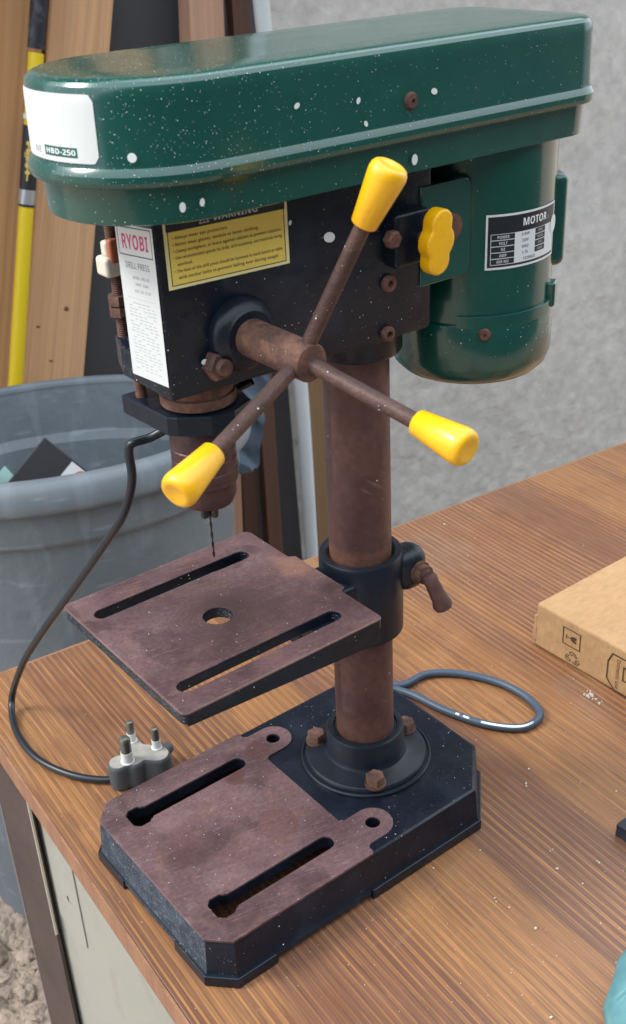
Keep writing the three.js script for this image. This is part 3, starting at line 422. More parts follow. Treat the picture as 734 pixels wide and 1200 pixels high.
{ // ---- depth stop: rod, nuts, collar; quill and chuck
  const rx = -0.045, rz = 0.147, thr = []; for (let y = 0.42; y < 0.505; y += 0.0014) thr.push([0.0031, y], [0.0037, y + 0.0007]);
  const rod = part(press, 'depth_rod', lathe([[0, 0.418], ...thr, [0, 0.506]], rx, rz, 16), M.rustBolt);
  part(press, 'collar_pin', lathe([[0, 0.388], [0.0036, 0.388], [0.0036, 0.41], [0, 0.41]], -0.0305, 0.1475, 20), M.rustBolt);
  for (const y of [0.4395, 0.4465]) part(rod, 'stop_nut', hexBolt(V(rx, y, rz), V(rx, y + 0.006, rz), 0.0072), M.rustBolt);
  part(rod, 'depth_pointer', [rbox(rx - 0.0085, rx + 0.0055, 0.4645, 0.4765, rz - 0.003, rz + 0.0085, 0.0025), rbox(rx - 0.0055, rx + 0.002, 0.4762, 0.4855, rz - 0.003, rz + 0.0055, 0.002)], std({ color: col(222, 214, 196), roughness: 0.55 }), false, 'cream plastic depth pointer');
  part(rod, 'pointer_clip', rbox(rx + 0.001, rx + 0.0062, 0.4725, 0.4875, rz - 0.002, rz + 0.005, 0.002), std({ color: col(184, 104, 76), roughness: 0.55 }), false, 'orange plastic clip');
  part(press, 'depth_collar', ext([[-0.0415, 0.1555], [0.008, 0.153], [0.0135, 0.149], [0.0265, 0.133], [0.029, 0.118], [0.021, 0.1], [0.0, 0.096], [-0.02, 0.104], [-0.0415, 0.138]], 0.3775, 0.3905, 0.0012), M.black);
  part(press, 'quill', lathe([[0, 0.366], [0.017, 0.366], [0.017, 0.378], [0.0195, 0.391], [0.0235, 0.3918], [0.0235, 0.398], [0.0222, 0.3988], [0.0222, 0.409]], 0, 0.125), M.rustBolt);
  const ch = part(press, 'chuck', lathe([[0, 0.3765], [0.0178, 0.3765], [0.0196, 0.3725], [0.0205, 0.3665], [0.0205, 0.3635], [0.0198, 0.363], [0.0198, 0.3618], [0.0206, 0.3612], [0.0206, 0.3555], [0.02, 0.355], [0.02, 0.354], [0.0206, 0.3535], [0.0206, 0.3465], [0.0213, 0.346], [0.0213, 0.3415], [0.0206, 0.341], [0.0206, 0.3375], [0.0192, 0.3355], [0.0188, 0.333], [0.0188, 0.327], [0.0165, 0.3215], [0.0105, 0.3182], [0, 0.3182]], 0, 0.125, 56), std({ map: rustCol, color: col(214, 212, 222), roughness: 0.42, metalness: 0.35, bumpMap: fineBump, bumpScale: 0.0002 }));
  for (let k = 0; k < 3; k++) { const a = k * 2.094 + 0.9, n = V(Math.sin(a), 0, Math.cos(a)); part(ch, 'key_hole', latheBetween(V(0.0196 * n.x, 0.349, 0.125 + 0.0196 * n.z), V(0.03 * n.x, 0.349, 0.125 + 0.03 * n.z), [[0.0021, 0], [0.0021, 0.0012], [0.0031, 0.0012], [0.0031, 0]], 16), M.darkSteel); }
  for (let k = 0; k < 3; k++) { const a = k * 2.094 + 0.5; part(ch, 'jaw', rbox(0.0016, 0.0058, 0.309, 0.3192, -0.002, 0.002, 0.001).rotateY(a).translate(0, 0, 0.125), M.darkSteel); }
  // twist drill: two-flute section swept with twist
  const sh = new THREE.Shape(); for (let i = 0; i < 24; i++) { const a = i / 24 * 6.2832, r = 0.00062 + 0.0003 * Math.abs(Math.cos(a)); i ? sh.lineTo(r * Math.cos(a), 0.75 * r * Math.sin(a)) : sh.moveTo(r, 0); }
  const bg = new THREE.ExtrudeGeometry(sh, { depth: 0.035, steps: 60, bevelEnabled: false }), bp = bg.attributes.position; for (let i = 0; i < bp.count; i++) { const z = bp.getZ(i), a = z * 420, x = bp.getX(i), y = bp.getY(i), s = z < 0.002 ? 0.2 + 0.8 * z / 0.002 : 1; bp.setXYZ(i, s * (x * Math.cos(a) - y * Math.sin(a)), s * (x * Math.sin(a) + y * Math.cos(a)), z); } bg.rotateX(-Math.PI / 2); bg.translate(0, 0.2775, 0.125); bg.computeVertexNormals();
  part(press, 'drill_bit', bg, M.darkSteel);
  speckGeo.push([lathe([[0.0207, 0.327], [0.0207, 0.366]], 0, 0.125), 50, 0.00015, 0.0004]);
}
{ // ---- feed hub, three levers with yellow grips
  const hy = 0.4378, hz = 0.1102, H = V(0.0885, hy, hz);
  const hub = part(press, 'feed_hub', latheBetween(V(0.038, hy, hz), V(0.2, hy, hz), [[0, 0], [0.0108, 0], [0.0112, 0.002], [0.0110, 0.0582], [0.0100, 0.0598], [0, 0.0601]], 36), M.rustBolt);
  speckGeo.push([latheBetween(V(0.038, hy, hz), V(0.2, hy, hz), [[0.0113, 0], [0.0113, 0.056]], 24), 26, 0.0002, 0.0006]);
  for (const [ix, iy] of [[459, 193], [205, 580], [550, 528]]) {
    const d = rayDir(ix, iy).normalize(), oc = vC.clone().sub(H), bq = oc.dot(d), disc = bq * bq - (oc.lengthSq() - 0.117 * 0.117); const tip = vC.clone().addScaledVector(d, -bq - Math.sqrt(Math.max(0, disc)) * 1), dir = tip.clone().sub(H).normalize(), L = tip.distanceTo(H);
    const lev = part(press, 'feed_lever', latheBetween(H.clone().addScaledVector(dir, 0.006), tip, [[0, 0], [0.0044, 0], [0.0044, 0.088], [0, 0.088]], 18), M.rustRod);
    const g0 = L - 0.0335; part(lev, 'grip', latheBetween(H.clone(), tip, [[0.0048, g0 + 0.003], [0.0050, g0], [0.0064, g0], [0.0070, g0 + 0.0006], [0.0100, g0 + 0.0268], [0.0101, g0 + 0.0290], [0.0097, g0 + 0.0311], [0.0087, g0 + 0.0327], [0.0073, g0 + 0.0335], [0.0058, g0 + 0.0334], [0.0035, g0 + 0.0328], [0, g0 + 0.0326]], 40), M.yellow, false, 'yellow tapered plastic grip');
    speckGeo.push([latheBetween(H.clone(), tip, [[0.0047, 0.02], [0.0047, g0]], 18), 16, 0.0002, 0.0006]);
  }
}
const MZ = -0.108, MR = 0.056;
{ // ---- motor
  const motor = part(press, 'motor', [lathe([[0, 0.3985], [MR, 0.3985], [MR, 0.5168], [0, 0.5168]], 0, MZ, 80)], M.green);
  const bell = lathe([[0, 0.3530], [0.044, 0.3530], [0.0505, 0.3550], [0.0552, 0.3600], [0.0578, 0.3675], [0.0582, 0.3985], [0.0578, 0.3995], [0.0555, 0.3996]], 0, MZ, 80);
  const bellHigh = (() => { const g = curved(0, MZ, 0.0583, 0.62, 3.9, 0.397, 0.406, 60); const g2 = curved(0, MZ, 0.0558, 0.62, 3.9, 0.397, 0.406, 60); const t = []; for (let i = 0; i <= 60; i++) { } return [g, g2, ext([...arcPts(0, MZ, 0.0583, Math.PI / 2 - 0.62, Math.PI / 2 - 3.9, 60), ...arcPts(0, MZ, 0.0558, Math.PI / 2 - 3.9, Math.PI / 2 - 0.62, 60)], 0.398, 0.4062, 0.0003)].slice(2); })();
  part(motor, 'end_bell', [bell, ...bellHigh], M.green);
  const ang = (t, y, r = 0.0585) => [V(r * Math.sin(t), y, MZ + r * Math.cos(t)), V((r + 0.02) * Math.sin(t), y, MZ + (r + 0.02) * Math.cos(t))];
  for (const [t, y] of [[0.951, 0.394], [2.1, 0.4075]]) { const [a, b] = ang(t, y, 0.0576); part(motor, 'screw', latheBetween(a, b, [[0, 0], [0.0044, 0], [0.0044, 0.0015], [0.0034, 0.0028], [0.0012, 0.0028], [0.001, 0.0018], [0, 0.0018]], 18), M.rustBolt); }
  const [la, lb] = ang(2.12, 0.408, 0.053); part(motor, 'lug', rbox(-0.006, 0.006, 0.4, 0.4175, 0, 0.0075, 0.002).rotateY(2.12).translate(la.x, 0, la.z), M.green);
  part(motor, 'capacitor_cover', rbox(-0.019, 0.019, 0.424, 0.488, 0, 0.016, 0.006).rotateY(2.62).translate(0.0462 * Math.sin(2.62), 0, MZ + 0.0462 * Math.cos(2.62)), M.green);
  // mounting plate towards the head
  const ps = new THREE.Shape(); { const z0 = 0.024, z1 = 0.066, y0 = 0.4375, y1 = 0.4985, r = 0.007; ps.moveTo(z0, y0); ps.lineTo(z1 - r, y0); ps.quadraticCurveTo(z1, y0, z1, y0 + r); ps.lineTo(z1, y1 - r); ps.quadraticCurveTo(z1, y1, z1 - r, y1); ps.lineTo(z0, y1); ps.lineTo(z0, y0); }
  const pg = new THREE.ExtrudeGeometry(ps, { depth: 0.003, bevelEnabled: true, bevelSize: 0.001, bevelThickness: 0.001, bevelSegments: 2 }); pg.rotateY(Math.PI / 2); pg.translate(0.036, 0, 0);
  part(motor, 'mounting_plate', [pg, rbox(-0.03, 0.034, 0.44, 0.49, -0.075, -0.0345, 0.002)], M.green);
  const ml = canvasTex(640, 340, (g, w, h) => {
    g.fillStyle = '#e2e8ea'; g.fillRect(0, 0, w, h); g.fillStyle = '#20262c'; g.fillRect(14, 14, w - 28, h - 28); g.fillStyle = '#eef2f2'; g.font = 'bold 66px sans-serif'; g.fillText('MOTOR', 262, 88); g.font = '26px sans-serif'; g.fillStyle = '#8a9296'; g.fillText('SA', 505, 86);
    g.fillStyle = '#dfe6e8'; g.fillRect(34, 120, w - 56, 192); const L = ['POWER', 'VOLT', 'HZ', 'AMP', 'SER NO'], A = ['1/3HP', '220V', '50HZ', '1.7A', '13200025'], B = ['RPM', 'PHASE', 'RTG', 'CODE']; g.textBaseline = 'middle';
    L.forEach((t, i) => { g.fillStyle = '#252b31'; g.fillRect(38, 123 + i * 38, 166, 33); g.fillStyle = '#d8dee0'; g.font = 'bold 25px sans-serif'; g.textAlign = 'center'; g.fillText(t, 121, 140 + i * 38); g.fillStyle = '#3a4046'; g.fillText(A[i], i === 4 ? 330 : 290, 140 + i * 38); });
    B.forEach((t, i) => { g.fillStyle = '#252b31'; g.fillRect(378, 123 + i * 38, 110, 33); g.fillStyle = '#aab2b6'; g.font = 'bold 22px sans-serif'; g.fillText(t, 433, 140 + i * 38); });
    g.fillStyle = '#252b31'; g.fillRect(30, 314, w - 50, 7);
  });
  part(motor, 'rating_label', curved(0, MZ, MR + 0.0004, 0.935, 2.06, 0.4375, 0.4738), std({ map: ml, roughness: 0.4 }), true, 'black and white motor rating label');
  speckGeo.push([lathe([[MR + 0.0001, 0.405], [MR + 0.0001, 0.51]], 0, MZ, 60), 90, 0.0002, 0.0005, p => p.y < 0.43 || p.y > 0.48 || p.x < 0.04], [lathe([[0.0584, 0.376], [0.0584, 0.399]], 0, MZ, 60), 110, 0.0002, 0.0005]);
  // belt tension knob on its screw
  const kc = pix(512, 283, 'x', 0.0605), ks = new THREE.Shape(), tilt = 0.10; { const N = 72, hr = []; for (let i = 0; i < N; i++) { const a = i / N * 6.2832, dy = Math.cos(a), dz = Math.sin(a); let best = 0; for (const [cy, r] of [[0, 0.0112], [0.0118, 0.0083], [-0.0118, 0.0083]]) for (let t = 0; t < 0.03; t += 0.0002) if (Math.hypot(t * dy - cy, t * dz) < r) best = Math.max(best, t); hr.push(best); }
    for (let i = 0; i < N; i++) { const r = 0.5 * hr[i] + 0.25 * (hr[(i + 1) % N] + hr[(i + N - 1) % N]), a = i / N * 6.2832, y = r * Math.cos(a), z = r * Math.sin(a) + y * tilt; i ? ks.lineTo(z, y) : ks.moveTo(z, y); } }
  const kg = new THREE.ExtrudeGeometry(ks, { depth: 0.007, bevelEnabled: true, bevelThickness: 0.002, bevelSize: 0.002, bevelOffset: -0.002, bevelSegments: 4 }); kg.rotateY(Math.PI / 2); kg.translate(kc.x - 0.004, kc.y, kc.z);
  const sc = part(press, 'tension_screw', [between(V(0.036, kc.y, kc.z), V(0.058, kc.y, kc.z), 0.0042)], M.steel); part(sc, 'tension_knob', creased(kg, 0.7), M.yellow, false, 'yellow wing shaped plastic knob');
  const wq = pix(530, 266, 'x', 0.043); part(motor, 'washer', latheBetween(V(0.0405, wq.y, wq.z), V(0.06, wq.y, wq.z), [[0, 0], [0.009, 0], [0.0088, 0.003], [0.005, 0.0035], [0.005, 0.006], [0, 0.006]], 24), M.rustBolt);
  const bq = pix(462, 281, 'x', 0.05); part(press, 'bolt', latheBetween(V(0.046, bq.y, bq.z), V(0.07, bq.y, bq.z), [[0, 0], [0.0055, 0], [0.0055, 0.005], [0.0045, 0.006], [0, 0.006]], 6), M.rustBolt);
}
const coverPlan = (() => { const R = 0.065, zc = 0.137, zb = -0.161, r = 0.026; return [...arcPts(0, zc, R, 0, Math.PI, 56), ...arcPts(-R + r, zb + r, r, Math.PI, 1.5 * Math.PI, 12), ...arcPts(R - r, zb + r, r, 1.5 * Math.PI, 2 * Math.PI, 12)]; })();
{ // ---- belt cover
  const tray = loft(coverPlan, [[0.5208, -0.014], [0.5155, -0.012], [0.5155, -0.0055], [0.5162, -0.0042], [0.5345, -0.0032], [0.5362, -0.0032]], 0.45, false);
  const floor = ext(offsetPoly(coverPlan, -0.0115), 0.517, 0.5195);
  const lid = loft(coverPlan, [[0.5352, -0.0045], [0.5352, 0.0002], [0.5362, 0.0022], [0.5385, 0.003], [0.5415, 0.0028], [0.5438, 0.0016], [0.5452, 0.0004], [0.547, 0], [0.577, -0.0008], [0.5808, -0.0011], [0.5832, -0.0019], [0.5850, -0.0034], [0.5861, -0.0054], [0.5866, -0.0080], [0.5869, -0.0120], [0.5872, -0.0250]], 0.35);
  const cover = part(press, 'belt_cover', lid, M.green); part(cover, 'cover_tray', [tray, floor], M.green);
  speckGeo.push([lid.clone(), 2900, 0.00013, 0.00032, (p, n) => (n.x > 0.2 || n.z > 0 || n.y > 0.2) && rnd() < 0.14 + 0.86 * sst(-0.06, 0.19, p.z) ** 1.6], [tray.clone(), 320, 0.00014, 0.00036, (p, n) => Math.abs(n.y) < 0.5 && rnd() < 0.1 + 0.9 * sst(0, 0.17, p.z)]);
  const sq = pix(481, 118, 'x', 0.0645); part(cover, 'screw', latheBetween(V(0.0643, sq.y, sq.z), V(0.08, sq.y, sq.z), [[0, 0], [0.0048, 0], [0.0048, 0.001], [0.0038, 0.0026], [0.0012, 0.0029], [0.0011, 0.0018], [0, 0.0018]], 20), M.rustBolt);
  const cl = canvasTex(768, 320, (g, w, h) => { g.fillStyle = '#dcdfdc'; g.fillRect(0, 0, w, h); g.fillStyle = '#8f9a94'; g.font = 'bold 44px sans-serif'; g.fillText('NE', 496, 292, 46); g.fillStyle = '#1e5850'; g.fillRect(562, 248, 138, 48); g.fillStyle = '#eef2f0'; g.font = 'bold 38px sans-serif'; g.fillText('HBD-250', 568, 285, 126); });
  // rounded sticker following the nose of the cover
  const lab = (() => { const t0 = -1.5, t1 = 0.615, y0 = 0.5475, y1 = 0.5802, n = 60, m = 12, P = [], U = [], I = [], R = 0.065 + 0.0003, rad = 0.0035; for (let i = 0; i <= n; i++) for (let j = 0; j <= m; j++) { const t = mix(t0, t1, i / n), s = (t1 - t) * R, cut = s < rad ? rad - Math.sqrt(Math.max(0, rad * rad - (rad - s) * (rad - s))) : 0, ya = y0 + cut, yb = y1 - cut, y = mix(ya, yb, j / m); const rr_ = R - 0.0008 * clamp((y - 0.547) / 0.03) - (y > 0.577 ? 0.0005 * (y - 0.577) / 0.0032 : 0); P.push(rr_ * Math.sin(t), y, 0.137 + rr_ * Math.cos(t)); U.push(i / n, (y - y0) / (y1 - y0)); } for (let i = 0; i < n; i++) for (let j = 0; j < m; j++) { const k = i * (m + 1) + j; I.push(k, k + m + 1, k + 1, k + 1, k + m + 1, k + m + 2); } const g = new THREE.BufferGeometry(); g.setAttribute('position', new THREE.Float32BufferAttribute(P, 3)); g.setAttribute('uv', new THREE.Float32BufferAttribute(U, 2)); g.setIndex(I); g.computeVertexNormals(); return g; })();
  part(cover, 'model_label', lab, std({ map: cl, roughness: 0.4 }), true, 'white sticker wrapped round the cover nose');
}
{ // ---- dried paint spots
  const all = []; for (const [g, n, a, b, k] of speckGeo) all.push(...spots(g, n, a, b, k));
  const big = [[348, 124, 3.6, 'x', 0.0652], [420, 118, 3.2, 'x', 0.0652], [429, 145, 3, 'x', 0.0652], [509, 107, 4, 'x', 0.0652], [486, 187, 5.2, 'x', 0.0625], [214, 243, 5, 'x', 0.0622], [237, 237, 4, 'x', 0.0622], [422, 256, 0.1, 'x', 0.04], [386, 278, 7, 'x', 0.0349], [398, 337, 4, 'x', 0.0339], [240, 424, 4, 'x', 0.0305], [340, 261, 2.6, 'x', 0.0338]];
  for (const [x, y, r, ax, v] of big) { const q = pix(x, y, ax, v); all.push(spot(q, V(1, 0, 0.02).normalize(), r / FPX * q.distanceTo(vC), 0.85)); }
  { const q = pixPlane(155, 185, V(0.045, 0.548, 0.137 + 0.047), V(0.69, 0, 0.72)); all.push(spot(q, V(0.69, 0, 0.72), 0.0024, 1)); }
  { const t = 2.03, n = V(Math.sin(t), 0, Math.cos(t)); all.push(spot(V(0.0563 * n.x, 0.4585, MZ + 0.0563 * n.z), n, 0.0062, 1)); }
  const m = part(press, 'paint_spots', all.map(g => { g.deleteAttribute('uv'); return g; }), M.paint, false, 'small dried white paint splatter'); m.userData.kind = 'stuff';
  const du = []; for (const [g, n, a, b, k] of dustGeo) du.push(...spots(g, n, a, b, k));
  const dm = part(press, 'dust_flecks', du.map(g => { g.deleteAttribute('uv'); return g; }), std({ color: col(150, 164, 176), roughness: 0.9, side: THREE.DoubleSide }), false, 'pale dust and scuffs on the front faces'); dm.userData.kind = 'stuff';
}

// ================================================================ POWER CORD AND PLUG
{
  const pc = thing('power_cord', 'dark power cord hanging from the press to an upturned three pin plug', 'power cord', [-0.145, 0, 0.14]);
  const pts = [V(0.0, 0.392, 0.085), V(-0.018, 0.378, 0.105), pix(178, 512, 'z', 0.135), pix(153, 521, 'z', 0.149), pix(151.5, 530, 'z', 0.15), pix(155, 560, 'z', 0.15), pix(146, 600, 'z', 0.152), pix(121, 640, 'z', 0.157), pix(86, 690, 'z', 0.164), pix(50, 740, 'z', 0.171), pix(26, 780, 'z', 0.176), pix(14, 820, 'y', 0.012), pix(15, 842, 'y', 0.0042), pix(24, 866, 'y', 0.0042), pix(44, 889, 'y', 0.0042), pix(72, 904, 'y', 0.0042), pix(102, 912, 'y', 0.0042), pix(132, 913, 'y', 0.0042), V(-0.143, 0.006, 0.142)];
  part(pc, 'cable', tube(pts, 0.0031, 260, 14), M.cable);
  // plug body: three rounded lobes, pins up
  const c0 = V(-0.1405, 0, 0.1395); const sh = new THREE.Shape(); const lobes = [[-0.0005, 0.0145, 0.0098], [-0.0105, -0.0035, 0.0112], [0.0118, -0.0165, 0.0112], [0, -0.001, 0.0118], [0.003, -0.009, 0.0115], [0.004, 0.002, 0.01]];
  const hull = []; { const N = 90; for (let i = 0; i < N; i++) { const a = i / N * 6.2832, dx = Math.cos(a), dz = Math.sin(a); let best = 0; for (const [lx, lz, r] of lobes) { for (let t = 0; t < 0.05; t += 0.0004) { if (Math.hypot(t * dx - lx, t * dz - lz) < r) best = Math.max(best, t); } } hull.push(best); } for (let p = 0; p < 2; p++) { const q = hull.slice(); for (let i = 0; i < N; i++) hull[i] = 0.4 * q[i] + 0.3 * (q[(i + 1) % N] + q[(i + N - 1) % N]); } }
  const ring = hull.map((r, i) => [c0.x + r * Math.cos(i / 90 * 6.2832), c0.z + r * Math.sin(i / 90 * 6.2832)]);
  const body = loft(ring, [[0.0006, -0.0015], [0.002, 0], [0.021, 0.0], [0.0232, -0.0004], [0.0242, -0.0014]], 0.7);
  const pl = part(pc, 'plug', body, M.plugBlack, false, 'three pin plug lying pins up');
  part(pl, 'plug_face', ext(offsetPoly(ring, -0.0017), 0.0241, 0.0248), M.plugFace);
  part(pl, 'strain_relief', latheBetween(V(-0.136, 0.0135, 0.124), V(-0.1405, 0.0165, 0.1), [[0.0075, 0], [0.0075, 0.010], [0.0058, 0.016], [0.0045, 0.0195], [0, 0.02]]), M.plugBlack);
  for (const [ix, iy, r, h] of [[150, 892, 0.0047, 0.026], [155, 868, 0.0034, 0.0215], [184, 876, 0.0034, 0.0215]]) { const q = pix(ix, iy, 'y', 0.0248); const pin = part(pl, 'pin', lathe([[r, 0.024], [r, 0.0248 + h - 0.0025], [r * 0.75, 0.0248 + h - 0.0006], [r * 0.35, 0.0248 + h], [0, 0.0248 + h]], q.x, q.z, 24), std({ color: col(128, 128, 120), roughness: 0.35, metalness: 0.8 })); part(pin, 'sleeve', lathe([[r + 0.0012, 0.0246], [r + 0.0012, 0.0256], [r + 0.0004, 0.0262], [r + 0.0004, 0.0248 + h * 0.42], [r, 0.0248 + h * 0.42]], q.x, q.z, 24), M.white); }
}
{ // cable looped on the bench behind the base
  const P = [[470, 803], [500, 790], [540, 789.5], [590, 802], [622, 821], [633, 839], [615, 852], [575, 850], [525, 834], [478, 812]].map(([x, y]) => pix(x, y, 'y', 0.0042));
  const pts = [V(-0.11, 0.0042, -0.085), V(-0.104, 0.0042, -0.1), ...P, V(-0.088, 0.0042, -0.1), V(-0.1, 0.0042, -0.084)];
  const l = thing('cable_loop', 'paint stained grey cable looped on the bench behind the press base', 'cable', [-0.03, 0, -0.14]);
  part(l, 'cable', tube(pts, 0.0036, 200, 14), std({ color: col(64, 80, 96), roughness: 0.45 }));
  const c = new THREE.CatmullRomCurve3(pts, false, 'centripetal'), st = []; const sub = (a, b) => { const o = []; for (let i = 0; i <= 14; i++) { const p = c.getPointAt(mix(a, b, i / 14)); p.y += 0.0014; p.x += 0.0006; p.z += 0.0006; o.push(p); } return tube(o, 0.0021, 14, 10); };
  st.push(sub(0.565, 0.69), sub(0.72, 0.735), sub(0.745, 0.755)); part(l, 'paint_stain', st, M.paint, false, 'white paint smeared along the cable');
}

// ================================================================ CARDBOARD BOX
{
  const b = thing('cardboard_box', 'flat brown cardboard box with fragile and recycling marks on its side', 'box', [0.1, 0, -0.42]);
  const h = 0.0505, zf = -0.2575, x0 = -0.0485, x1 = 0.26, z1 = -0.60;
  const card = std({ map: dataTex(512, 512, (u, v) => { const a = fbm(u * 4, v * 4, 5, 4, 51), c = fbm(u * 120, v * 40, 2, 0, 52), s = sst(0.6, 0.8, fbm(u * 12, v * 12, 4, 12, 53)); return mixc(mixc([170, 134, 94], [186, 150, 108], a), [150, 116, 82], 0.4 * s).map(x => x * (0.95 + 0.1 * c)); }, [0.3, 0.3]), roughness: 0.82, bumpMap: grainBump(14, 0.2, 54), bumpScale: 0.0016 });
  part(b, 'carton', rbox(x0, x1, 0.0008, h, z1, zf, 0.003), card);
  part(b, 'torn_flap', [crumple(new THREE.BoxGeometry(0.0028, 0.034, 0.006, 1, 8, 2).translate(x0 - 0.0012, 0.018, zf - 0.004), 0.0012, 160, 4), crumple(new THREE.BoxGeometry(0.002, 0.02, 0.004, 1, 6, 2).translate(x0 - 0.003, 0.011, zf - 0.003), 0.001, 200, 5)], card);
  const ink = '#4a3220', clear = (w, hh, f) => canvasTex(w, hh, (g) => { g.clearRect(0, 0, w, hh); f(g); });
  const decal = (name, xa, xb, ya, yb, tx) => part(b, name, quad(V(xa, ya, zf + 0.0003), V(xb, ya, zf + 0.0003), V(xb, yb, zf + 0.0003), V(xa, yb, zf + 0.0003)), std({ map: tx, transparent: true, alphaTest: 0.4, roughness: 0.85 }), true);
  decal('fragile_mark', -0.0150, 0.0075, 0.0215, 0.0415, clear(256, 256, g => { g.strokeStyle = ink; g.fillStyle = ink; g.lineWidth = 14; g.strokeRect(12, 12, 232, 232); g.save(); g.translate(128, 128); g.rotate(Math.PI / 2); g.translate(-128, -128); g.beginPath(); g.moveTo(84, 60); g.quadraticCurveTo(80, 130, 120, 142); g.lineTo(136, 142); g.quadraticCurveTo(176, 130, 172, 60); g.lineTo(140, 64); g.lineTo(132, 92); g.lineTo(118, 62); g.closePath(); g.fill(); g.fillRect(122, 138, 12, 56); g.fillRect(96, 192, 64, 12); g.restore(); }));
  decal('recycling_mark', -0.0125, 0.0105, 0.002, 0.0195, clear(256, 256, g => { g.strokeStyle = ink; g.lineWidth = 11; for (let k = 0; k < 3; k++) { g.save(); g.translate(128, 134); g.rotate(k * 2.094); g.beginPath(); g.moveTo(-46, -58); g.lineTo(-22, -98); g.lineTo(26, -98); g.lineTo(48, -62); g.moveTo(66, -64); g.lineTo(46, -34); g.lineTo(18, -60); g.moveTo(26, -72); g.lineTo(10, -74); g.lineTo(-14, -40); g.lineTo(-46, -58); g.stroke(); g.restore(); } }));
  decal('printed_panel', 0.0385, 0.16, 0.001, 0.0415, clear(768, 256, g => { g.strokeStyle = ink; g.lineWidth = 10; g.beginPath(); g.moveTo(36, 6); g.lineTo(760, 6); g.lineTo(760, 250); g.lineTo(70, 250); g.lineTo(8, 190); g.lineTo(8, 70); g.closePath(); g.stroke(); g.fillStyle = ink; g.save(); g.translate(70, 24); g.rotate(Math.PI / 2); g.font = '34px sans-serif'; g.fillText('Domestic Use', 0, 0); g.restore(); g.strokeRect(120, 60, 60, 90); g.font = '40px sans-serif'; g.fillText('Item', 200, 120); g.fillText('Qty', 200, 180); }));
}

